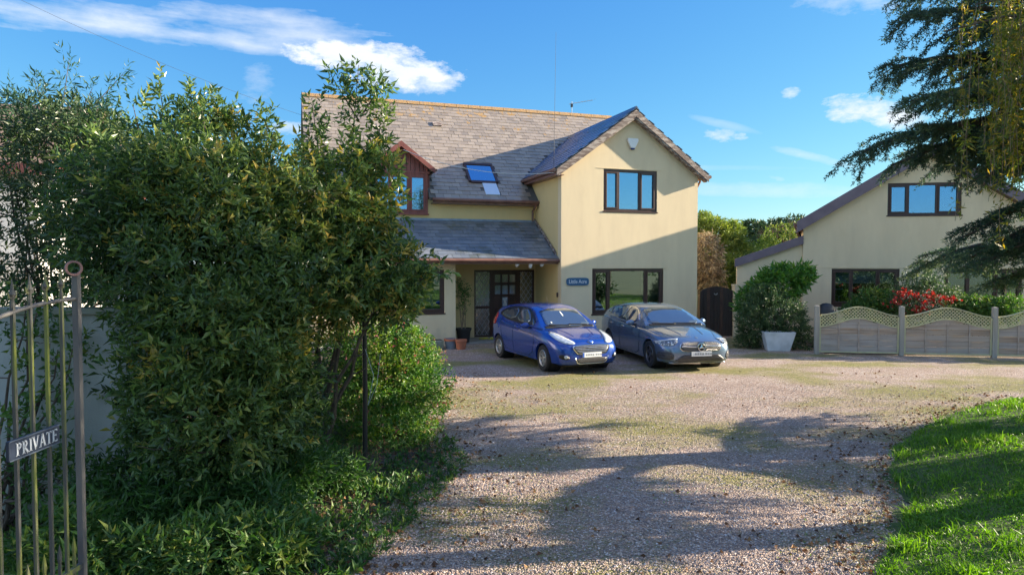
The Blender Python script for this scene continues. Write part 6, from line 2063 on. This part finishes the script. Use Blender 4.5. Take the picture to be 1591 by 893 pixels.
V, F, T = leaves_on_sprigs(P, nrmz(rngz.normal(size=P.shape) + np.array([0, -.8, .3])), 5, .05, rngz, sl=.03, wr=.8, tint_fn=lambda P_, r: r.random(len(P_)))
fast_mesh('blossom', V, F, LM['red'], az, T)
shrub('leafy_shrub', 'dark leafy rhododendron-like shrub under the left bungalow window', 'shrub', (10.5, 19.3, 0),
      [B_(1358, 472, 19.3, 30, 18, .35), B_(1340, 490, 19.2, 26, 16, .3), B_(1375, 488, 19.2, 26, 16, .3)],
      650, 8, .11, LM['weed'], seed=74, stems=5, stem_r=.015, gap=-.7, wr=.34)
shrub('leafy_shrub', 'green leafy shrub behind the fence under the right bungalow window', 'shrub', (13.0, 18.9, 0),
      [B_(1530, 485, 18.8, 40, 16, .35), B_(1500, 480, 19.0, 26, 16, .3), B_(1565, 480, 18.6, 26, 14, .3)],
      700, 8, .11, LM['weed'], seed=75, stems=5, stem_r=.015, gap=-.7, wr=.34)

# behind the side gate
far = dict(kite=False)
shrub('conifer', 'tall yellow-green conifer behind the black gate', 'tree', (9.2, 29, 0),
      [B_(1120, 400, 29, 38, 34), B_(1105, 365, 29, 26, 24), B_(1138, 372, 29, 18, 26), B_(1130, 425, 28, 30, 26), B_(1095, 350, 30, 16, 20)],
      3000, 7, .15, LM['conifer'], seed=81, stems=3, stem_r=.06, lump=.3, ls=1.6, gap=-.7, wr=.3, tint=lambda P, r: r.random(len(P)) * .8)
shrub('dry_shrub', 'brown dead-looking shrub behind the gate against the wing wall', 'shrub', (7.9, 26.5, 0),
      [B_(1094, 400, 26.5, 24, 38), B_(1100, 430, 26.3, 20, 24)],
      900, 7, .17, LM['dead'], seed=82, stems=8, stem_r=.03, lump=.3, ls=2, gap=-.5, wr=.16, droop=.8, stemmat='twig', tint=lambda P, r: r.random(len(P)))
shrub('hedge', 'dark evergreen trees on the skyline beyond the lean-to roof', 'tree', (13.2, 36, 0),
      [B_(1195, 385, 36, 44, 36), B_(1160, 372, 37, 30, 30), B_(1235, 380, 35, 36, 42), B_(1180, 420, 34, 50, 30)],
      2600, 7, .2, LM['hedge'], seed=83, stems=4, stem_r=.08, lump=.3, ls=1.2, gap=-.7, wr=.36)
shrub('bare_shrub', 'twiggy golden-leaved shrub beyond the lean-to roof, left of the bungalow eave', 'shrub', (12.3, 31, 0),
      [B_(1212, 378, 31, 34, 26), B_(1190, 395, 31, 28, 22), B_(1236, 362, 31, 16, 22)],
      620, 6, .15, LM['conifer'], seed=84, stems=16, stem_r=.035, lump=.3, ls=1.6, gap=-.2, wr=.34, stemmat='twig')
# bare twigs against the sky
bt = empty('bare_tree', (12.9, 33, 0), 0, 'thin leafless tree top against the sky left of the bungalow roof', 'tree')
rr = random.Random(12); tw = MB()
def grow(p, d, l, r_, k):
    if k == 0: return
    e = p + d * l
    tw.tube(bent(p, e, 3, jit=l * .05, rng=rr), [r_, r_ * .85, r_ * .75, r_ * .6], 4, cap=False)
    for _ in range(3):
        nd_ = (d + Vector((rr.gauss(0, .42), rr.gauss(0, .3), rr.gauss(.05, .3)))).normalized()
        grow(e, nd_, l * rr.uniform(.62, .8), r_ * .55, k - 1)
grow(Vector((0, 0, 0)), Vector((0, 0, 1)), 1.6, .07, 1)
for i in range(4):
    grow(Vector((0, 0, 1.6)), Vector((rr.uniform(-.4, .3), rr.uniform(-.3, .3), 1)).normalized(), 1.0, .04, 5)
tw.build('branches', M['twig'], bt)
# palm: fan leaves beside the wing corner
pm = empty('palm', (8.15, 29.5, 0), 0, 'fan palm crown just showing past the right edge of the wing', 'tree')
MB().tube([(0, 0, 0), (.03, 0, 3.6)], [.14, .11], 9).build('trunk', M['bark'], pm, smooth=True)
rr = random.Random(2); lm_ = []
P, D, L_ = [], [], []
for i in range(34):
    a = rr.uniform(0, 6.28); e = rr.uniform(-.5, 1.1)
    dirv = Vector((math.cos(a) * math.cos(e), math.sin(a) * math.cos(e), math.sin(e)))
    tip = Vector((0, 0, 3.65)) + dirv * .38
    sidev = dirv.cross(Vector((0, 0, 1))).normalized()
    for j in range(-7, 8):
        t = j / 7
        d2 = (dirv * math.cos(t * 1.2) + sidev * math.sin(t * 1.2) + Vector((0, 0, -.25 * abs(t)))).normalized()
        P.append(tuple(tip)); D.append(tuple(d2)); L_.append(.52)
V, F = leaf_geo(np.array(P), np.array(D), np.array(L_), np.array(L_) * .08, RNG, curl=.02)
fast_mesh('fronds', V, F, LM['conifer'], pm, np.repeat(np.clip(RNG.random(len(P)) * .5, 0, 1), 5))

# ------------------------------------------------------------------ cedar at the right
def cedar(root_loc, h, limbs, seed, name, label, n_tw=9, LMk='cedar', dens=1.0):
    rng = np.random.default_rng(seed); rr = random.Random(seed)
    root = empty(name, root_loc, 0, label, 'tree')
    tr_ = MB(); tr_.tube([(0, 0, -.05), (.05, .03, h * .4), (-.04, 0, h * .75), (0, 0, h)], [.30, .22, .12, .03], 12)
    tr_.build('trunk', M['bark'], root, smooth=True)
    lb = MB(); tw = MB()
    NP_, ND = [], []
    for (z0, az, ln, rise, droop) in limbs:
        d = Vector((math.cos(az), math.sin(az), 0))
        pts = []
        for i in range(11):
            t = i / 10
            pts.append(Vector((0, 0, z0)) + d * ln * t + Vector((rr.gauss(0, .05) * t, rr.gauss(0, .05) * t, rise * math.sin(t * math.pi * .6) - droop * t ** 2.2)))
        lb.tube(pts, [.075 * (1 - .9 * i / 10) + .006 for i in range(11)], 6)
        sidev = d.cross(Vector((0, 0, 1)))
        nt = int(n_tw * ln * dens)
        for k in range(nt):
            t = .22 + .78 * (k + rr.random()) / nt
            i = min(9, int(t * 10)); q = pts[i].lerp(pts[i + 1], t * 10 - i)
            s = -1 if k % 2 else 1
            l2 = ln * .34 * (1.15 - t) ** .6 * rr.uniform(.6, 1.2)
            dd = (d * rr.uniform(.1, 1.1) + sidev * s * rr.uniform(.2, 1.1) + Vector((0, 0, rr.uniform(-.35, .22)))).normalized()
            tp_ = [q + dd * l2 * u_ + Vector((0, 0, -.32 * l2 * u_ ** 2)) for u_ in (0, .25, .5, .75, 1)]
            tw.tube(tp_, [.010, .008, .006, .005, .003], 4, cap=False)
            # drooping side twiglets with needle tufts
            m_ = max(6, int(l2 * 26))
            for j in range(m_):
                t2 = (j + rr.random()) / m_
                i2 = min(3, int(t2 * 4)); q2 = tp_[i2].lerp(tp_[i2 + 1], t2 * 4 - i2)
                l3 = .27 * (1.1 - t2 * .6) * rr.uniform(.4, 1.4)
                s3 = dd.cross(Vector((0, 0, 1))) * rr.choice((-1, 1))
                d3 = (dd * .7 + s3 * rr.uniform(.2, 1) + Vector((0, 0, rr.uniform(-.9, -.05)))).normalized()
                nn = max(3, int(l3 / .028))
                for c in range(nn):
                    u3 = c / nn
                    NP_.append(tuple(q2 + d3 * l3 * u3 + Vector((0, 0, -.15 * l3 * u3 * u3)))); ND.append(tuple(d3))
    lb.build('limbs', M['bark'], root, smooth=True)
    tw.build('twigs', M['bark'], root)
    P = np.array(NP_); D = np.array(ND)
    per = 5
    P2 = np.repeat(P, per, 0); D2 = nrmz(np.repeat(D, per, 0) * .75 + .75 * rng.normal(size=(len(P) * per, 3)))
    L_ = .055 * (.7 + .6 * rng.random(len(P2)))
    V, F = tri_geo(P2, D2, L_, np.full(len(P2), .013), rng)
    tb = np.clip(.35 + .35 * wob(P, 2.0, 1) + .15 * rng.normal(size=len(P)) + .25 * np.clip((2.6 - P[:, 2]), 0, 1), 0, 1)
    fast_mesh('needles', V, F, LM[LMk], root, np.repeat(np.repeat(tb, per), 4))
    return root
cx, cy = 8.7, 9.3
limbs = []
rr = random.Random(77)
for z0, az, ln, ri, dr in (
        (3.9, 176, 3.85, .55, .6), (4.3, 186, 3.5, .5, .4), (4.7, 170, 3.4, .6, .2), (5.1, 181, 3.5, .7, .25), (5.5, 192, 3.1, .7, .2), (5.6, 168, 3.0, .7, .1),
        (3.6, 190, 2.6, .3, .5), (3.2, 176, 2.5, .2, .8), (2.7, 182, 2.5, .1, .6), (3.4, 204, 2.4, .3, .7), (2.3, 178, 2.1, .1, .4), (3.9, 164, 3.2, .45, .6), (4.9, 200, 2.8, .5, .3), (2.9, 166, 2.2, .2, .8)):
    limbs.append((z0, R(az), ln, ri, dr))
for k in range(10):
    limbs.append((rr.uniform(3.6, 5.7), R(rr.uniform(150, 212)), rr.uniform(1.8, 2.9), rr.uniform(.2, .7), rr.uniform(.1, .5)))
for k in range(20):
    z0 = rr.uniform(2.0, 5.4)
    limbs.append((z0, R(rr.choice((rr.uniform(-150, 150), rr.uniform(200, 340)))), (6.9 - z0) * .62 * rr.uniform(.7, 1.1), .4, rr.uniform(.3, .9)))
for k in range(7):  # low unseen limbs added on the sunward side to dapple the trunk shadow
    limbs.append((rr.uniform(.7, 2.6), R(rr.uniform(-95, 95)), rr.uniform(1.5, 3.0), .2, rr.uniform(.1, .5)))
limbs += [(4.0, R(171), 2.5, .3, .4), (3.75, R(178), 2.4, .3, .4), (4.2, R(166), 2.7, .3, .3), (3.9, R(184), 2.2, .2, .4)]
cedar((cx, cy, 0.12), 6.7, limbs, 5, 'cedar_tree', 'dark cedar with layered drooping branches reaching in from the right edge')

# golden weeping tree, nearer, trunk outside the frame
wt_ = empty('weeping_tree', (7.6, 6.7, .12), 0, 'golden green weeping tree hanging into the top right corner', 'tree')
rr = random.Random(8); rng = np.random.default_rng(8)
lb = MB().tube([(0, 0, 0), (.1, 0, 2.4), (-.1, .1, 4.4), (0, 0, 6.3)], [.24, .18, .12, .04], 10)
lb.build('trunk', M['bark'], wt_, smooth=True)
lb = MB(); st = MB(); P, D = [], []
for k in range(44):
    az = R(rr.uniform(135, 215)) if k < 36 else R(rr.uniform(-130, 130))
    ln = rr.uniform(1.4, 2.95); z0 = rr.uniform(3.6, 5.5)
    pts = [Vector((math.cos(az) * ln * t, math.sin(az) * ln * t, z0 + 1.2 * math.sin(t * math.pi * .62))) for t in (0, .2, .4, .6, .8, 1)]
    lb.tube(pts, [.06, .05, .035, .025, .015, .008], 5)
    for j in range(20):
        t = rr.uniform(.3, 1); i = min(4, int(t * 5)); q = pts[i].lerp(pts[i + 1], t * 5 - i) + Vector((rr.gauss(0, .12), rr.gauss(0, .12), 0))
        l2 = rr.uniform(.9, 2.6) + (rr.uniform(0, 2.0) if k >= 36 else 0)  # out-of-view strands hang lower, added to break up the trunk's shadow
        c = q + Vector((rr.gauss(0, .12), rr.gauss(0, .12), -l2))
        ps_ = bent(q, c, 6, jit=.05, rng=rr)
        st.tube(ps_, .003, 3, cap=False)
        for u_ in range(int(l2 * 34)):
            t2 = rr.random(); i = min(5, int(t2 * 6)); p = ps_[i].lerp(ps_[i + 1], t2 * 6 - i)
            P.append(tuple(p + Vector((rr.gauss(0, .04), rr.gauss(0, .04), 0)))); D.append((rr.gauss(0, .7), rr.gauss(0, .7), -.7))
lb.build('limbs', M['bark'], wt_, smooth=True); st.build('strands', M['twig'], wt_)
P = np.array(P); D = nrmz(np.array(D))
P2 = np.repeat(P, 2, 0); D2 = nrmz(np.repeat(D, 2, 0) + .5 * rng.normal(size=(len(P) * 2, 3)))
V, F = tri_geo(P2, D2, .085 * (.6 + .7 * rng.random(len(P2))), np.full(len(P2), .018), rng)
fast_mesh('leaves', V, F, LM['gold'], wt_, np.repeat(np.clip(rng.random(len(P2)), 0, 1), 4))

# trees outside the frame for window reflections, the nearest added to shade the lawn
def screen_tree(x, y, h, r_, seed, label):
    rng = np.random.default_rng(seed)
    root = empty('unseen_tree', (x, y, 0), 0, label, 'tree', 'trees across the lawn')
    MB().tube([(0, 0, 0), (.1, 0, h * .5), (0, 0, h * .9)], [.2, .14, .05], 9).build('trunk', M['bark'], root, smooth=True)
    bl_ = [(rng.normal() * r_ * .4, rng.normal() * r_ * .4, h * (.35 + .6 * rng.random()), r_ * .6, r_ * .6, r_ * .5) for _ in range(7)]
    P, A = sprigs_from_blobs(bl_, 900, rng, ls=1.5, gap=-.3)
    V, F, T = leaves_on_sprigs(P, A, 6, .22, rng, sl=.25, wr=.4)
    fast_mesh('foliage', V, F, LM['hedge' if seed % 2 else 'weed'], root, T)
for i, (x, y, h, r_) in enumerate(((27, -9, 5.5, 3), (27.5, -4, 4.5, 2.8), (28, 1, 5, 3), (28.5, 6, 4.3, 2.6), (26, -14, 6, 3.2), (18, -16, 6, 3.2), (10, -18, 6, 3.4), (2, -18, 5.5, 3.2), (-7, -16, 6, 3.4), (14.6, 7.6, 1.5, 1.1), (13.4, 3.0, 2.4, 1.3))):
    screen_tree(x, y, h, r_, 100 + i, 'unseen green tree across the lawn, for window reflections, nearest ones added for shade')

# ------------------------------------------------------------------ grass, weeds, litter, gravel
def pix_density(y):
    return 1.0 / np.maximum(y, 4.0) ** 2
def scatter(poly, n, x0, x1, y0, y1, rng, power=1.6):
    """more of it near, as it shows larger"""
    u = rng.random(n)
    a = 1 - power
    y = (y0 ** a + u * (y1 ** a - y0 ** a)) ** (1 / a)
    x = x0 + (x1 - x0) * rng.random(n)
    k = inside(poly, x, y) & (np.abs(x) < y * .80 + .6)
    return x[k], y[k]
def blades(name, x, y, z, Lm, Wm, m, rng, tint, lean=.45, parent=None):
    n = len(x)
    P = np.stack([x, y, z], 1)
    D = nrmz(np.stack([rng.normal(size=n) * lean, rng.normal(size=n) * lean, np.ones(n)], 1))
    L_ = Lm * (.5 + .9 * rng.random(n)); W_ = Wm * (.7 + .6 * rng.random(n))
    S = nrmz(np.cross(D, rng.normal(size=(n, 3))))
    bend = nrmz(np.stack([rng.normal(size=n), rng.normal(size=n), -.4 * np.ones(n)], 1))
    mid = P + D * (L_ * .55)[:, None]
    tip = P + D * (L_ * .9)[:, None] + bend * (L_ * .35)[:, None]
    V = np.stack([P - S * W_[:, None] / 2, P + S * W_[:, None] / 2, mid + S * W_[:, None] * .4, tip, mid - S * W_[:, None] * .4], 1).reshape(-1, 3)
    f3 = np.array([[0, 1, 2], [0, 2, 4], [4, 2, 3]])
    F = (f3[None] + (np.arange(n) * 5)[:, None, None]).reshape(-1, 3)
    return fast_mesh(name, V, F, m, parent, np.repeat(tint, 5), kind='stuff')
rng = np.random.default_rng(55)
x, y = scatter(LAWN, 330000, 1.5, 14, 3.6, 14.4, rng, 2.0)
tu = wob(np.stack([x, y, x * 0], 1), 2.3, 1)
bare = wob(np.stack([x, y, x * 0], 1), 5.1, 7)
ed = edge_dist(LAWN[:12], x, y)
k = (rng.random(len(x)) < .7 + .5 * tu - .5 * np.clip(bare - .45, 0, 1)) & (ed > .05 * (1 + wob(np.stack([x, y, x * 0], 1), 9.0, 3)))
x, y, tu = x[k], y[k], tu[k]
ed = edge_dist(LAWN[:12], x, y)
hgt = .04 + .045 * np.clip(tu + .3, 0, 1) + .03 * np.exp(-ed / .2)
o = blades('grass', x, y, lawn_h(x, y) - .01, hgt, .006 + .0006 * y, LM['grass'], rng, np.clip(.35 + .3 * tu + .18 * rng.normal(size=len(x)), 0, 1))
# the rest of the lawn, beyond the frame
xo = 2 + 21 * rng.random(60000); yo = -11 + 25 * rng.random(60000)
ko = inside(LAWN, xo, yo) & ((np.abs(xo) > yo * .78 + .5) | (yo < 3.8))
xo, yo = xo[ko], yo[ko]
blades('grass', xo, yo, lawn_h(xo, yo) - .01, np.full(len(xo), .09), .016, LM['grass'], rng, np.clip(.4 + .2 * rng.normal(size=len(xo)), 0, 1))
# taller tufts on the lawn
tc_ = [(rng.uniform(2.6, 9), rng.uniform(4.6, 11)) for _ in range(110)]
X_, Y_ = [], []
for a, b in tc_:
    r_ = rng.uniform(.05, .16); n = int(rng.uniform(30, 90))
    X_.append(a + rng.normal(size=n) * r_); Y_.append(b + rng.normal(size=n) * r_)
x, y = np.concatenate(X_), np.concatenate(Y_); k = inside(LAWN, x, y); x, y = x[k], y[k]
blades('grass_tufts', x, y, lawn_h(x, y) - .01, np.full(len(x), .15), .009, LM['grass'], rng, np.clip(.5 + .2 * rng.normal(size=len(x)), 0, 1))
# thin grass and moss growing through the gravel
x, y = scatter(DRIVE, 90000, -3, 13, 4.2, 16, rng, 1.8)
w1 = np.sin(x * .8 + 1.0) * .4 + np.sin(y * 1.9 + .35 * x) * .6 + wob(np.stack([x, y, x * 0], 1), 3.1, 2) * .5
ed = edge_dist(LAWN[:12], x, y); edb = edge_dist(BED[2:9], x, y)
k = rng.random(len(x)) < np.clip(.5 * (w1 - .45), 0, .5) + .7 * np.exp(-ed / .22) + .35 * np.exp(-edb / .45)
x, y = x[k], y[k]
blades('drive_grass', x, y, np.zeros(len(x)), np.full(len(x), .022), .007, LM['grass'], rng, np.clip(.5 + .3 * rng.normal(size=len(x)), 0, 1), lean=.9)
# weeds along the bed edge
BEDE = [(-4.5, 15), (-2.1, 15), (-1.5, 12.6), (-1.3, 10.4), (-.8, 9.2), (-.5, 8.2), (-.8, 6.6), (-1.2, 5.2), (-1.9, 4.2), (-5, 4.2)]
x, y = scatter(BEDE, 9000, -4.5, -.3, 4.4, 15, rng, 2.0)
wv = wob(np.stack([x, y, x * 0], 1), 3.3, 5)
edb = edge_dist(BED[2:9], x, y)
k = (rng.random(len(x)) < .35 + .6 * wv)
P = np.stack([x[k], y[k], np.zeros(k.sum())], 1)
V, F, T = leaves_on_sprigs(P, nrmz(np.stack([rng.normal(size=len(P)) * .5, rng.normal(size=len(P)) * .5, np.ones(len(P))], 1)), 5, .07, rng, sl=.05, wr=.4, tint_fn=lambda P_, r: r.random(len(P_)) * .8)
fast_mesh('ground_weeds', V, F, LM['weed'], None, T, kind='stuff')
x, y = scatter(BEDE, 70000, -4.5, -.3, 4.2, 15, rng, 2.0)
k = rng.random(len(x)) < .5 + .6 * wob(np.stack([x, y, x * 0], 1), 2.6, 8)
x, y = x[k], y[k]
blades('bed_grass', x, y, np.zeros(len(x)), np.full(len(x), .07), .008, LM['weed'], rng, np.clip(.45 + .3 * rng.normal(size=len(x)), 0, 1), lean=.7)
# fallen leaves along both edges of the drive
n = 26000
u = rng.random(n); y = 4.4 + 10.5 * u ** 1.7; x = -3 + 12 * rng.random(n)
pl_ = inside(DRIVE, x, y)
d1 = edge_dist(LAWN[:12], x, y); d2 = edge_dist(BED[2:9], x, y)
k = (rng.random(n) < .9 * np.exp(-d1 / .35) + .9 * np.exp(-d2 / .6) + .006 + .05 * np.clip(wob(np.stack([x, y, x * 0], 1), 1.9, 6) - .3, 0, 1)) & (pl_ | (x < 0))
x, y = x[k], y[k]
P = np.stack([x, y, .012 + .012 * rng.random(len(x))], 1)
D = nrmz(np.stack([rng.normal(size=len(x)), rng.normal(size=len(x)), .25 * rng.normal(size=len(x))], 1))
V, F = leaf_geo(P, D, .035 + .035 * rng.random(len(x)), .03 + .015 * rng.random(len(x)), rng, curl=.25)
V[:, 2] = np.maximum(V[:, 2], .004)
fast_mesh('fallen_leaves', V, F, LM['litter'], None, np.repeat(rng.random(len(x)), 5), kind='stuff')
# loose stones lying on the drive
x, y = scatter(DRIVE, 150000, -2.6, 11.5, 4.3, 13.5, rng, 2.2)
n = len(x)
s = (.0055 + .0065 * rng.random(n)) * (1 + .35 * (rng.random(n) > .9))
ang = rng.random(n) * 6.28
oct_ = np.array([[1, 0, 0], [0, .8, 0], [-1, .1, 0], [0, -.9, 0], [.1, .1, .62], [0, 0, -.3]])
F0 = np.array([[0, 1, 4], [1, 2, 4], [2, 3, 4], [3, 0, 4]])
ca, sa = np.cos(ang), np.sin(ang)
jit = 1 + .25 * rng.normal(size=(n, 6, 3))
O = oct_[None] * jit
V = np.stack([O[:, :, 0] * ca[:, None] - O[:, :, 1] * sa[:, None], O[:, :, 0] * sa[:, None] + O[:, :, 1] * ca[:, None], O[:, :, 2]], 2) * s[:, None, None]
V[:, :, 0] += x[:, None]; V[:, :, 1] += y[:, None]; V[:, :, 2] += .004
V = V[:, :5]
fast_mesh('gravel', V.reshape(-1, 3), (F0[None] + (np.arange(n) * 5)[:, None, None]).reshape(-1, 3), LM['pebble'], None, np.repeat(rng.random(n), 5), kind='stuff')
